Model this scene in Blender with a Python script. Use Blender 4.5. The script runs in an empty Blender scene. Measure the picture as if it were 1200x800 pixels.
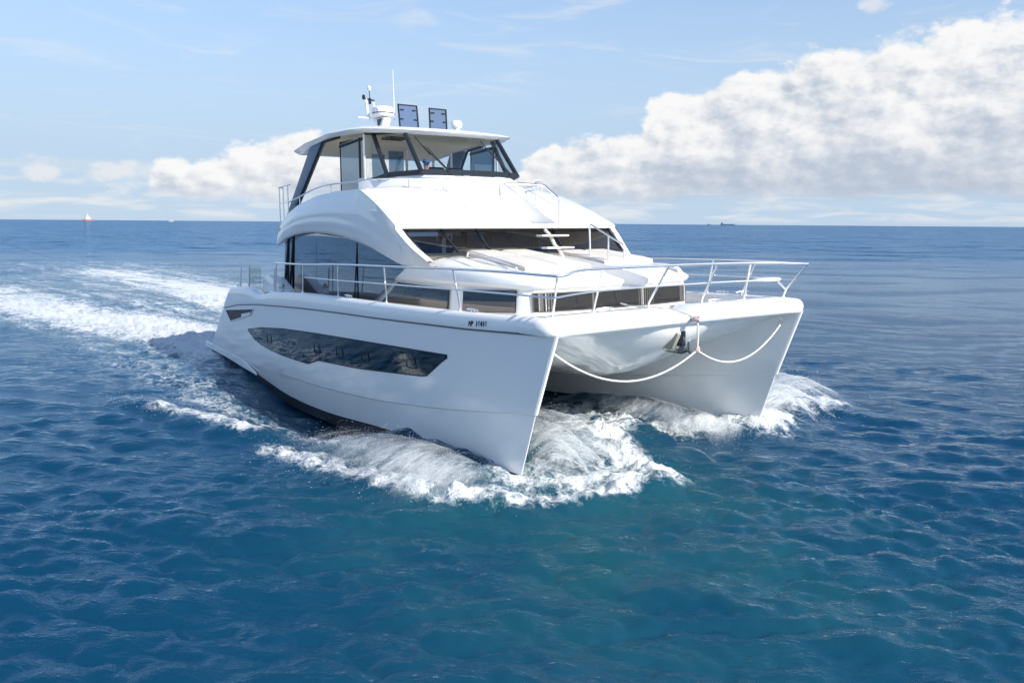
import bpy, bmesh, math, random
import numpy as np
from mathutils import Matrix, Vector
random.seed(7); RNG = np.random.default_rng(11)
D = bpy.data; SC = bpy.context.scene; COL = SC.collection
R = math.radians

# ------------------------------------------------------------------ camera
CAM = np.array([30.8456, -12.5543, 4.7794])
yaw, pit, rol = R(144.239), R(8.294), R(0.431)
fw = np.array([math.cos(yaw)*math.cos(pit), math.sin(yaw)*math.cos(pit), -math.sin(pit)])
rt = np.array([math.sin(yaw), -math.cos(yaw), 0.0]); upv = np.cross(rt, fw)
r2 = math.cos(rol)*rt + math.sin(rol)*upv; u2 = -math.sin(rol)*rt + math.cos(rol)*upv
cd = D.cameras.new('camera'); cam = D.objects.new('camera', cd); COL.objects.link(cam)
cd.sensor_width = 36.0; cd.lens = 36.0*950.33/1200.0; cd.clip_start = 0.1; cd.clip_end = 200000
cam.matrix_world = Matrix([[r2[i], u2[i], -fw[i], CAM[i]] for i in range(3)] + [[0, 0, 0, 1]])
SC.camera = cam

# ------------------------------------------------------------------ sun, sky
SUN_AZ, SUN_EL = R(14.0), R(34.0)
sl = D.lights.new('sun', 'SUN'); sl.energy = 3.7; sl.angle = R(0.55); sl.color = (1.0, 0.955, 0.88)
sun = D.objects.new('sun', sl); COL.objects.link(sun)
sdir = Vector((math.cos(SUN_AZ)*math.cos(SUN_EL), math.sin(SUN_AZ)*math.cos(SUN_EL), math.sin(SUN_EL)))
sun.rotation_euler = sdir.to_track_quat('Z', 'Y').to_euler()
VS = SC.view_settings; VS.view_transform = 'Standard'; VS.look = 'None'; VS.gamma = 1.0; VS.use_curve_mapping = False
VS.exposure = 0.86
SC.render.engine = 'CYCLES'; SC.cycles.transparent_max_bounces = 64; SC.cycles.max_bounces = 12; SC.cycles.sample_clamp_direct = 5.0

class NT:
    """tiny node-expression helper"""
    def __init__(s, tree): s.t = tree
    def n(s, typ, **kw):
        nd = s.t.nodes.new(typ)
        for k, v in kw.items(): setattr(nd, k, v)
        return nd
    def put(s, sock, v):
        if isinstance(v, bpy.types.NodeSocket): s.t.links.new(v, sock)
        elif v is not None: sock.default_value = v
    def m(s, op, a, b=None, c=None, clamp=False):
        nd = s.n('ShaderNodeMath', operation=op); nd.use_clamp = clamp
        for i, v in enumerate((a, b, c)):
            if v is not None: s.put(nd.inputs[i], v)
        return nd.outputs[0]
    def v(s, op, a, b=None):
        nd = s.n('ShaderNodeVectorMath', operation=op)
        s.put(nd.inputs[0], a)
        if b is not None: s.put(nd.inputs[1], b)
        return nd.outputs[0]
    def v_len(s, a):
        nd = s.n('ShaderNodeVectorMath', operation='LENGTH'); s.put(nd.inputs[0], a); return nd.outputs['Value']
    def sep(s, a):
        nd = s.n('ShaderNodeSeparateXYZ'); s.put(nd.inputs[0], a); return nd.outputs
    def comb(s, x, y, z):
        nd = s.n('ShaderNodeCombineXYZ')
        for i, q in enumerate((x, y, z)): s.put(nd.inputs[i], q)
        return nd.outputs[0]
    def noise(s, vec, scale, detail=4, rough=0.55, dist=0.0, col=False):
        nd = s.n('ShaderNodeTexNoise'); s.put(nd.inputs['Vector'], vec)
        nd.inputs['Scale'].default_value = scale; nd.inputs['Detail'].default_value = detail
        nd.inputs['Roughness'].default_value = rough; nd.inputs['Distortion'].default_value = dist
        return nd.outputs['Color' if col else 'Fac']
    def noise2(s, *a, **k):
        o = s.noise(*a, **k); o.node.noise_dimensions = '2D'; return o
    def ss(s, a, lo, hi, to0=0.0, to1=1.0):
        nd = s.n('ShaderNodeMapRange', interpolation_type='SMOOTHSTEP')
        for i, v in enumerate((a, lo, hi, to0, to1)): s.put(nd.inputs[i], v)
        return nd.outputs[0]
    def mix(s, f, a, b):
        nd = s.n('ShaderNodeMix', data_type='RGBA')
        s.put(nd.inputs['Factor'], f); s.put(nd.inputs[6], a); s.put(nd.inputs[7], b)
        return nd.outputs[2]
    def mixsh(s, f, a, b):
        nd = s.n('ShaderNodeMixShader'); s.put(nd.inputs[0], f); s.put(nd.inputs[1], a); s.put(nd.inputs[2], b)
        return nd.outputs[0]
    def curve(s, x, pts):
        nd = s.n('ShaderNodeFloatCurve'); s.put(nd.inputs['Value'], x)
        c = nd.mapping.curves[0]
        while len(c.points) < len(pts): c.points.new(0.5, 0.5)
        for p, q in zip(c.points, pts): p.location = q; p.handle_type = 'AUTO'
        nd.mapping.update(); return nd.outputs[0]

def build_sky():
    w = D.worlds.new('World'); SC.world = w; w.use_nodes = True
    t = w.node_tree; t.nodes.clear(); N = NT(t)
    out = N.n('ShaderNodeOutputWorld')
    sky = N.n('ShaderNodeTexSky', sky_type='NISHITA'); sky.sun_disc = False
    sky.sun_elevation = SUN_EL; sky.sun_rotation = math.pi/2 - SUN_AZ
    sky.altitude = 0; sky.air_density = 1.0; sky.dust_density = 0.2; sky.ozone_density = 1.6
    bg = N.n('ShaderNodeBackground'); bg.inputs['Strength'].default_value = 0.098
    # gentle grade of the clear air: paler low down
    d = N.n('ShaderNodeTexCoord').outputs['Generated']
    x, y, z = N.sep(d)
    el = N.m('ARCSINE', N.m('MAXIMUM', N.m('MINIMUM', z, 1.0), -1.0))
    # azimuth measured clockwise from world azimuth 190 degrees, 0..1 over 100 degrees
    a0 = R(190)
    xr = N.m('ADD', N.m('MULTIPLY', x, math.cos(a0)), N.m('MULTIPLY', y, math.sin(a0)))
    yr = N.m('SUBTRACT', N.m('MULTIPLY', y, math.cos(a0)), N.m('MULTIPLY', x, math.sin(a0)))
    az = N.m('MULTIPLY', N.m('ARCTAN2', yr, xr), -180/math.pi)          # degrees clockwise
    eld = N.m('MULTIPLY', el, 180/math.pi)
    u01 = N.m('DIVIDE', az, 100.0)
    p = N.comb(N.m('MULTIPLY', az, 0.9), N.m('MULTIPLY', eld, 1.45), 0.0)
    # domain warp
    w1 = N.noise2(p, 0.35, 3, 0.5, col=True)
    pw = N.v('ADD', p, N.v('MULTIPLY', N.v('SUBTRACT', w1, (0.5, 0.5, 0.5)), (1.6, 1.4, 0)))
    def cloud_noise(q): 
        return N.noise2(q, 0.30, 9, 0.57)
    def vor(q, sc):
        nd = N.n('ShaderNodeTexVoronoi', feature='SMOOTH_F1', voronoi_dimensions='2D'); N.put(nd.inputs['Vector'], q); nd.inputs['Scale'].default_value = sc; nd.inputs['Smoothness'].default_value = 0.35
        return N.m('SUBTRACT', 0.9, nd.outputs['Distance'])
    def billow(q):
        w2 = N.v('ADD', q, N.v('MULTIPLY', N.v('SUBTRACT', N.noise2(q, 1.3, 5, 0.62, col=True), (0.5, 0.5, 0.5)), (0.75, 0.75, 0.0)))
        return N.m('ADD', N.m('ADD', N.m('MULTIPLY', vor(w2, 0.26), 0.52), N.m('MULTIPLY', vor(w2, 0.62), 0.27)), N.m('ADD', N.m('MULTIPLY', vor(w2, 1.5), 0.13), N.m('MULTIPLY', vor(w2, 3.4), 0.06)))
    n0 = N.m('ADD', N.m('MULTIPLY', billow(p), 0.75), N.m('MULTIPLY', cloud_noise(pw), 0.25))
    n1 = N.m('ADD', N.m('MULTIPLY', billow(N.v('ADD', p, (0.45, 0.55, 0.0))), 0.75), N.m('MULTIPLY', cloud_noise(N.v('ADD', pw, (0.45, 0.55, 0.0))), 0.25))
    big = N.noise2(N.v('ADD', p, (40.0, 3, 0)), 0.16, 3, 0.5)
    # cumulus tops as a profile over azimuth (degrees of elevation /14)
    T = lambda deg, e: (deg/100.0, e/14.0)
    top = N.m('MULTIPLY', N.curve(u01, [T(0, 1.0), T(10, 1.0), T(20.5, 1.0), T(22.8, 4.0), T(27.5, 5.0), T(31, 5.7), T(36, 5.5), T(41, 3.4),
                                        T(45, 3.0), T(46.6, 4.4), T(49.5, 5.6), T(53, 5.8), T(55.2, 8.0), T(59, 9.5), T(63, 11.0), T(68, 11.2),
                                        T(72, 11.5), T(76.7, 12.8), T(84, 13.0), T(92, 9.0), T(100, 3.0)]), 14.0)
    edge = N.m('ADD', top, N.m('MULTIPLY', N.m('SUBTRACT', n0, 0.50), 5.5))
    inside = N.m('SUBTRACT', edge, eld)
    soft = N.ss(inside, -0.2, 0.75)
    basecut = N.ss(N.m('ADD', eld, N.m('MULTIPLY', N.m('SUBTRACT', n0, 0.5), 1.8)), 1.2, 2.4)
    gate = N.ss(top, 1.6, 3.0)
    dens = N.m('MULTIPLY', N.m('MULTIPLY', soft, basecut), gate)
    # light: relief against the sun side + height in the cloud
    hgt = N.m('ADD', N.ss(N.m('DIVIDE', eld, N.m('MAXIMUM', top, 1.0)), 0.05, 0.85), 0.0)
    rel = N.m('MULTIPLY', N.m('SUBTRACT', n0, n1), 4.2)
    rim = N.ss(inside, 0.0, 2.2, 1.0, 0.0)
    lit = N.m('ADD', N.m('ADD', N.m('MULTIPLY', N.m('MULTIPLY', rel, 0.60), N.m('ADD', 0.45, N.m('MULTIPLY', hgt, 0.55))), N.m('MULTIPLY', rim, 0.22)), N.m('MULTIPLY', hgt, 0.72))
    lit = N.m('ADD', lit, N.m('MULTIPLY', N.m('ADD', N.m('SUBTRACT', big, 0.5), 0.05), 0.9))
    lit = N.ss(lit, -0.12, 1.08)
    ccol = N.mix(lit, (0.49, 0.56, 0.675, 1), (0.96, 0.955, 0.955, 1))
    # low streaky haze clouds and thin cirrus
    ps = N.comb(N.m('MULTIPLY', az, 0.22), N.m('MULTIPLY', eld, 1.5), 4.0)
    ns = N.noise2(ps, 0.9, 7, 0.55, 0.4)
    low = N.m('MULTIPLY', N.ss(ns, 0.42, 0.72), N.m('MULTIPLY', N.ss(eld, 0.0, 0.5), N.ss(eld, 2.2, 4.2, 1.0, 0.0)))
    low = N.m('MULTIPLY', low, 0.75)
    pc = N.comb(N.m('MULTIPLY', az, 0.09), N.m('ADD', N.m('MULTIPLY', eld, 0.55), N.m('MULTIPLY', az, 0.02)), 9.0)
    nc = N.noise2(pc, 1.3, 7, 0.6, 0.6)
    cir = N.m('MULTIPLY', N.m('MULTIPLY', N.ss(nc, 0.5, 0.85), N.ss(eld, 3.0, 7.0)), 0.48)
    # a few small loose puffs high on the right and one flat bank low on the left
    def puff(a, e, ra, re, k):
        da = N.m('DIVIDE', N.m('SUBTRACT', az, a), ra); de = N.m('DIVIDE', N.m('SUBTRACT', eld, e), re)
        g = N.m('SUBTRACT', 1.0, N.m('ADD', N.m('MULTIPLY', da, da), N.m('MULTIPLY', de, de)))
        return N.m('MULTIPLY', N.ss(N.m('ADD', g, N.m('MULTIPLY', N.m('SUBTRACT', n0, 0.5), 4.5)), 0.25, 1.3), k)
    pf = N.m('MAXIMUM', puff(69.3, 13.2, 1.7, 0.55, 0.7), puff(77.0, 15.0, 2.6, 0.7, 0.8))
    pf = N.m('MAXIMUM', pf, N.m('MAXIMUM', puff(19.0, 3.0, 6.0, 0.9, 0.85), puff(22.5, 1.6, 4.5, 0.7, 0.75)))
    pf = N.m('MAXIMUM', pf, N.m('MAXIMUM', puff(8.0, 2.9, 6.5, 0.6, 0.6), puff(27.0, 2.6, 6.0, 1.6, 0.8)))
    thin = N.m('MAXIMUM', N.m('MAXIMUM', low, cir), pf)
    cb = N.n('ShaderNodeBackground'); N.put(cb.inputs['Color'], ccol); cb.inputs['Strength'].default_value = 0.55
    tb = N.n('ShaderNodeBackground'); tb.inputs['Color'].default_value = (0.78, 0.80, 0.82, 1); tb.inputs['Strength'].default_value = 0.58
    # clear sky: Nishita, a little paler towards the horizon through sea air
    hz = N.n('ShaderNodeBackground'); hz.inputs['Color'].default_value = (0.385, 0.50, 0.64, 1); hz.inputs['Strength'].default_value = 0.70
    N.put(bg.inputs['Color'], N.v('MULTIPLY', sky.outputs[0], (0.93, 0.99, 1.09)))
    air = N.mixsh(N.ss(eld, 2.0, 27.0, 0.95, 0.0), bg.outputs[0], hz.outputs[0])
    s1 = N.mixsh(thin, air, tb.outputs[0])
    s2 = N.mixsh(dens, s1, cb.outputs[0])
    t.links.new(s2, out.inputs['Surface'])
build_sky()

# ------------------------------------------------------------------ materials
def mat(name, col=(0.8, 0.8, 0.8), rough=0.4, metal=0.0, coat=0.0, var=0.0, vscale=3.0, bump=0.0, bscale=40.0, spec=0.5, sss=0.0):
    m = D.materials.new(name); m.use_nodes = True; t = m.node_tree; N = NT(t)
    b = t.nodes['Principled BSDF']
    b.inputs['Base Color'].default_value = (*col, 1); b.inputs['Roughness'].default_value = rough
    b.inputs['Metallic'].default_value = metal; b.inputs['Coat Weight'].default_value = coat
    b.inputs['Specular IOR Level'].default_value = spec
    co = N.n('ShaderNodeTexCoord').outputs['Object']
    if var:
        f = N.noise(co, vscale, 5, 0.6)
        N.put(b.inputs['Base Color'], N.mix(f, tuple(c*(1-var) for c in col)+(1,), tuple(min(1, c*(1+var)) for c in col)+(1,)))
        N.put(b.inputs['Roughness'], N.m('ADD', N.m('MULTIPLY', N.noise(co, vscale*2.3, 4), 0.25*rough), rough*0.85))
    if bump:
        bn = N.n('ShaderNodeBump'); bn.inputs['Strength'].default_value = bump; bn.inputs['Distance'].default_value = 0.02
        N.put(bn.inputs['Height'], N.noise(co, bscale, 4, 0.6)); N.put(b.inputs['Normal'], bn.outputs[0])
    return m

def glass(name, tint, refl=1.0, base=0.05, rough=0.0):
    """a thin pane: tinted see-through plus a Fresnel mirror"""
    m = D.materials.new(name); m.use_nodes = True; t = m.node_tree; t.nodes.clear(); N = NT(t)
    out = N.n('ShaderNodeOutputMaterial')
    tr = N.n('ShaderNodeBsdfTransparent'); tr.inputs[0].default_value = (*tint, 1)
    gl = N.n('ShaderNodeBsdfGlossy'); gl.inputs['Roughness'].default_value = rough; gl.inputs['Color'].default_value = (0.95, 0.97, 1, 1)
    ge = N.n('ShaderNodeNewGeometry'); dt = N.n('ShaderNodeVectorMath', operation='DOT_PRODUCT')
    N.put(dt.inputs[0], ge.outputs['Normal']); N.put(dt.inputs[1], ge.outputs['Incoming'])
    sch = N.m('ADD', 0.045, N.m('MULTIPLY', N.m('POWER', N.m('SUBTRACT', 1.0, N.m('ABSOLUTE', dt.outputs['Value'])), 5.0), 0.95))
    f = N.m('ADD', N.m('MULTIPLY', sch, refl), base, clamp=True)
    t.links.new(N.mixsh(f, tr.outputs[0], gl.outputs[0]), out.inputs['Surface']); return m

M = {}
def hull_mat(name):
    m = mat(name, (0.89, 0.878, 0.85), 0.16, coat=0.6, var=0.012, vscale=0.8)
    return m
M['gel'] = hull_mat('gelcoat')
M['deck'] = mat('non_skid_deck', (0.74, 0.73, 0.70), 0.62, var=0.03, vscale=4, bump=0.12, bscale=180)
M['skid'] = mat('non_skid_grey', (0.62, 0.60, 0.56), 0.7, var=0.04, vscale=6, bump=0.2, bscale=200)
M['anti'] = mat('antifouling', (0.012, 0.013, 0.017), 0.45, var=0.3, vscale=2)
M['groove'] = mat('rub_rail_grey', (0.10, 0.115, 0.135), 0.4)
M['steel'] = mat('stainless', (0.94, 0.92, 0.89), 0.34, metal=1.0)
M['anchor'] = mat('anchor_steel', (0.17, 0.19, 0.20), 0.45, metal=0.6, var=0.15, vscale=9)
M['pad'] = mat('sunpad_vinyl', (0.66, 0.615, 0.55), 0.55, var=0.03, vscale=5, bump=0.08, bscale=120)
M['rubber'] = mat('black_rubber', (0.018, 0.018, 0.020), 0.5)
M['frame'] = mat('window_frame_dark', (0.016, 0.019, 0.026), 0.22)
M['bluefr'] = mat('blue_grey_pillar', (0.10, 0.155, 0.235), 0.4)
M['ceil'] = mat('headliner', (0.76, 0.68, 0.53), 0.7)
M['inner'] = mat('interior_beige', (0.40, 0.32, 0.23), 0.65, var=0.1)
M['cabdark'] = mat('cabin_dim', (0.11, 0.10, 0.09), 0.5, var=0.4, vscale=1.5)
M['pocket'] = mat('anchor_pocket_liner', (0.34, 0.33, 0.27), 0.6)
M['dark'] = mat('interior_dark', (0.045, 0.05, 0.06), 0.6)
M['curtain'] = mat('curtain_cloth', (0.80, 0.81, 0.82), 0.8)
M['navy'] = mat('navy_upholstery', (0.03, 0.055, 0.12), 0.5)
M['red'] = mat('helm_red', (0.25, 0.04, 0.03), 0.5)
M['white'] = mat('white_plastic', (0.80, 0.80, 0.79), 0.35)
M['rope'] = mat('rope', (0.74, 0.71, 0.66), 0.8, bump=0.5, bscale=90)
M['ropered'] = mat('rope_red_fleck', (0.56, 0.44, 0.41), 0.8, var=0.4, vscale=30)
M['skin'] = mat('skin', (0.50, 0.30, 0.22), 0.5)
M['cap'] = mat('blue_cap', (0.03, 0.08, 0.22), 0.7)
M['shirt'] = mat('shirt', (0.16, 0.20, 0.30), 0.8)
M['trousers'] = mat('trousers', (0.05, 0.06, 0.09), 0.8)
M['ink'] = mat('black_lettering', (0.012, 0.016, 0.03), 0.4)
M['hglass'] = glass('hull_glass', (0.02, 0.025, 0.035), 1.3, 0.05)
M['sglass'] = glass('salon_side_glass', (0.03, 0.04, 0.055), 1.8, 0.19)
M['fglass'] = glass('front_glass', (0.42, 0.40, 0.38), 1.0, 0.02)
M['wglass'] = glass('cabin_glass', (0.62, 0.60, 0.57), 1.3, 0.07)
M['cglass'] = glass('clear_glass', (0.86, 0.90, 0.90), 0.9, 0.015)
M['tglass'] = glass('blue_tint_glass', (0.13, 0.20, 0.28), 1.2, 0.09)
M['hatchglass'] = glass('hatch_acrylic', (0.60, 0.64, 0.72), 1.0, 0.08)

# ------------------------------------------------------------------ mesh helpers
class MB:
    def __init__(s): s.v = []; s.f = []
    def add(s, vs, fs):
        o = len(s.v); s.v += [tuple(map(float, p)) for p in vs]; s.f += [tuple(i+o for i in f) for f in fs]; return s
    def grid(s, G, cu=False, cv=False, caps=()):
        G = np.asarray(G, float); n, m = G.shape[:2]; fs = []
        for i in range(n if cu else n-1):
            for j in range(m if cv else m-1):
                a, b = i, (i+1) % n; c, d = j, (j+1) % m
                fs.append((a*m+c, b*m+c, b*m+d, a*m+d))
        for e in caps: fs.append(tuple((0 if e == 0 else n-1)*m+j for j in range(m)))
        return s.add(G.reshape(-1, 3), fs)
    def box(s, x0, x1, y0, y1, z0, z1):
        v = [(x, y, z) for x in (x0, x1) for y in (y0, y1) for z in (z0, z1)]
        return s.add(v, [(0, 1, 3, 2), (4, 6, 7, 5), (0, 4, 5, 1), (2, 3, 7, 6), (0, 2, 6, 4), (1, 5, 7, 3)])
    def tube(s, pts, r, n=8, closed=False, caps=True):
        P = np.array(pts, float); k = len(P)
        rr = np.full(k, r) if np.isscalar(r) else np.array(r, float)
        T = np.zeros_like(P)
        for i in range(k):
            a = P[(i-1) % k] if (closed or i > 0) else P[i]; b = P[(i+1) % k] if (closed or i < k-1) else P[i]
            T[i] = (b-a)/max(np.linalg.norm(b-a), 1e-9)
        u = np.cross(T[0], [0, 0, 1.0]);
        if np.linalg.norm(u) < 1e-3: u = np.cross(T[0], [0, 1.0, 0])
        u /= np.linalg.norm(u); G = []
        for i in range(k):
            u = u - T[i]*(u@T[i]); u /= max(np.linalg.norm(u), 1e-9); w = np.cross(T[i], u)
            G.append([P[i]+rr[i]*(math.cos(2*math.pi*j/n)*u+math.sin(2*math.pi*j/n)*w) for j in range(n)])
        return s.grid(G, cu=closed, cv=True, caps=() if (closed or not caps) else (0, 1))
    def lathe(s, prof, c, n=20, axis='z', tilt=None):
        G = []
        for r, h in prof:
            row = []
            for j in range(n):
                a = 2*math.pi*j/n; p = np.array([r*math.cos(a), r*math.sin(a), h])
                if axis == 'x': p = p[[2, 0, 1]]
                if axis == 'y': p = p[[0, 2, 1]]
                row.append(p+np.array(c))
            G.append(row)
        return s.grid(G, cv=True, caps=(0, 1))
    def prism(s, poly, y0, y1):
        """polygon in x-z between y0 and y1"""
        n = len(poly); v = [(x, y0, z) for x, z in poly]+[(x, y1, z) for x, z in poly]
        fs = [tuple(range(n)), tuple(range(2*n-1, n-1, -1))]+[(i, i+n, (i+1) % n+n, (i+1) % n) for i in range(n)]
        return s.add(v, fs)
    def mirror(s):
        n = len(s.v); s.v += [(x, -y, z) for x, y, z in s.v]; s.f += [tuple(i+n for i in reversed(f)) for f in s.f]; return s
    def flip_y(s):
        s.v = [(x, -y, z) for x, y, z in s.v]; s.f = [tuple(reversed(f)) for f in s.f]; return s
    def build(s, name, m, parent=None, smooth=35, bevel=0, seg=2, weld=1e-4, label=None):
        me = D.meshes.new(name); bm = bmesh.new()
        vs = [bm.verts.new(p) for p in s.v]
        for f in s.f:
            try: bm.faces.new([vs[i] for i in dict.fromkeys(f)])
            except ValueError: pass
        if weld: bmesh.ops.remove_doubles(bm, verts=bm.verts, dist=weld)
        bmesh.ops.dissolve_degenerate(bm, edges=bm.edges, dist=1e-5)
        bmesh.ops.recalc_face_normals(bm, faces=bm.faces)
        if bevel:
            es = [e for e in bm.edges if len(e.link_faces) == 2 and e.calc_face_angle(0) > R(28)]
            bmesh.ops.bevel(bm, geom=es, offset=bevel, segments=seg, affect='EDGES', profile=0.5, clamp_overlap=True)
        bm.to_mesh(me); bm.free()
        me.materials.append(m)
        if smooth:
            me.polygons.foreach_set('use_smooth', [True]*len(me.polygons)); me.set_sharp_from_angle(angle=R(smooth))
        o = D.objects.new(name, me); COL.objects.link(o)
        if parent is not None: o.parent = parent
        if label: o['label'] = label
        return o

def interp(x, xs, ys): return np.interp(x, xs, ys)
def cr(pts, n=8, closed=False):
    """Catmull-Rom through points"""
    P = [np.array(p, float) for p in pts]; k = len(P); out = []
    for i in range(k if closed else k-1):
        p1, p2 = P[i], P[(i+1) % k]
        p0 = P[(i-1) % k] if (closed or i > 0) else 2*p1-p2
        p3 = P[(i+2) % k] if (closed or i+2 < k) else 2*p2-p1
        for j in range(n):
            t = j/n
            out.append(0.5*((2*p1)+(-p0+p2)*t+(2*p0-5*p1+4*p2-p3)*t*t+(-p0+3*p1-3*p2+p3)*t**3))
    if not closed: out.append(P[-1])
    return out
def boolean(o, cut):
    md = o.modifiers.new('cut', 'BOOLEAN'); md.object = cut; md.operation = 'DIFFERENCE'; md.solver = 'EXACT'
    dg = bpy.context.evaluated_depsgraph_get(); dg.update()
    me = D.meshes.new_from_object(o.evaluated_get(dg)); o.modifiers.clear(); old = o.data; o.data = me; D.meshes.remove(old)
    D.objects.remove(cut)
    me.polygons.foreach_set('use_smooth', [True]*len(me.polygons)); me.set_sharp_from_angle(angle=R(32))
def empty(name, loc=(0, 0, 0), label=None, cat=None, group=None):
    o = D.objects.new(name, None); COL.objects.link(o); o.location = loc; o.empty_display_size = 0.3
    if label: o['label'] = label
    if cat: o['category'] = cat
    if group: o['group'] = group
    return o
def tag(o, label, cat, group=None):
    o['label'] = label; o['category'] = cat
    if group: o['group'] = group
    return o

# ================================================================== THE SEA
WZ = -0.35
def fft_tile(N, L, wind, V, seed, lmin, lmax, spread=3):
    r = np.random.default_rng(seed)
    k = 2*np.pi*np.fft.fftfreq(N, L/N); KX, KY = np.meshgrid(k, k, indexing='ij'); K = np.hypot(KX, KY); K[0, 0] = 1e-6
    g = 9.81; Lw = V*V/g
    c = (KX*math.cos(wind)+KY*math.sin(wind))/K
    P = np.exp(-1/(K*Lw)**2)/K**3.1*(0.07+np.abs(c)**spread)
    P *= np.exp(-(K*lmin/(2*np.pi))**2)*np.exp(-(2*np.pi/(K*lmax))**2); P[0, 0] = 0
    H = (r.normal(size=(N, N))+1j*r.normal(size=(N, N)))*np.sqrt(P)
    h = np.fft.ifft2(H).real; s = h.std()
    dx = np.fft.ifft2(1j*KX/K*H).real/s; dy = np.fft.ifft2(1j*KY/K*H).real/s
    return np.stack([h/s, dx, dy], -1), np.fft.fft2(h/s), K, (KX, KY)
def lowpass(Hk, K, KK, lam):
    f = np.exp(-(K*lam/(2*np.pi))**4); H = Hk*f; KX, KY = KK
    return np.stack([np.fft.ifft2(H).real, np.fft.ifft2(1j*KX/K*H).real, np.fft.ifft2(1j*KY/K*H).real], -1)
def sample(T, L, X, Y):
    N = T.shape[0]; fx = (X/L*N) % N; fy = (Y/L*N) % N
    i = fx.astype(int) % N; j = fy.astype(int) % N; a = (fx-np.floor(fx))[..., None]; b = (fy-np.floor(fy))[..., None]
    i1 = (i+1) % N; j1 = (j+1) % N
    return T[i, j]*(1-a)*(1-b)+T[i1, j]*a*(1-b)+T[i, j1]*(1-a)*b+T[i1, j1]*a*b

def seg_dist(X, Y, pts):
    """distance to a polyline, signed side and position along it (0..1)"""
    best = np.full(X.shape, 1e9); tt = np.zeros_like(best); sd = np.zeros_like(best); n = len(pts)-1
    for i in range(n):
        ax, ay = pts[i]; bx, by = pts[i+1]; dx, dy = bx-ax, by-ay; L2 = dx*dx+dy*dy
        t = np.clip(((X-ax)*dx+(Y-ay)*dy)/L2, 0, 1); px, py = X-ax-t*dx, Y-ay-t*dy; d = np.hypot(px, py)
        m = d < best; best = np.where(m, d, best); tt = np.where(m, (i+t)/n, tt); sd = np.where(m, np.sign(dx*py-dy*px), sd)
    return best, sd, tt
CREST1 = [(19.9, -1.2), (20.15, -2.6), (20.0, -3.7), (19.5, -4.5), (18.6, -5.3), (17.3, -5.8), (16.0, -6.15), (14.7, -6.5), (13.4, -6.75)]
CREST2 = [(11.7, -6.6), (9.9, -7.15), (8.8, -7.7), (6.9, -8.4)]
BAND = [(20.0, -1.2), (18.6, -0.8), (17.2, -0.2), (16.9, 1.0), (17.6, 1.9), (18.2, 3.0)]
PORT = [(18.7, 3.8), (18.1, 4.8), (17.6, 5.8), (17.4, 6.9), (17.7, 8.0)]
WASH_S = [(-0.2, -3.4), (-4, -3.4), (-9, -3.9), (-15, -5.2), (-24, -7.2), (-36, -9.5), (-50, -11.5)]
WASH_P = [(-0.5, 3.2), (-8, 3.3), (-18, 3.4), (-30, 3.6), (-45, 3.2), (-62, 1.5)]
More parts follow.
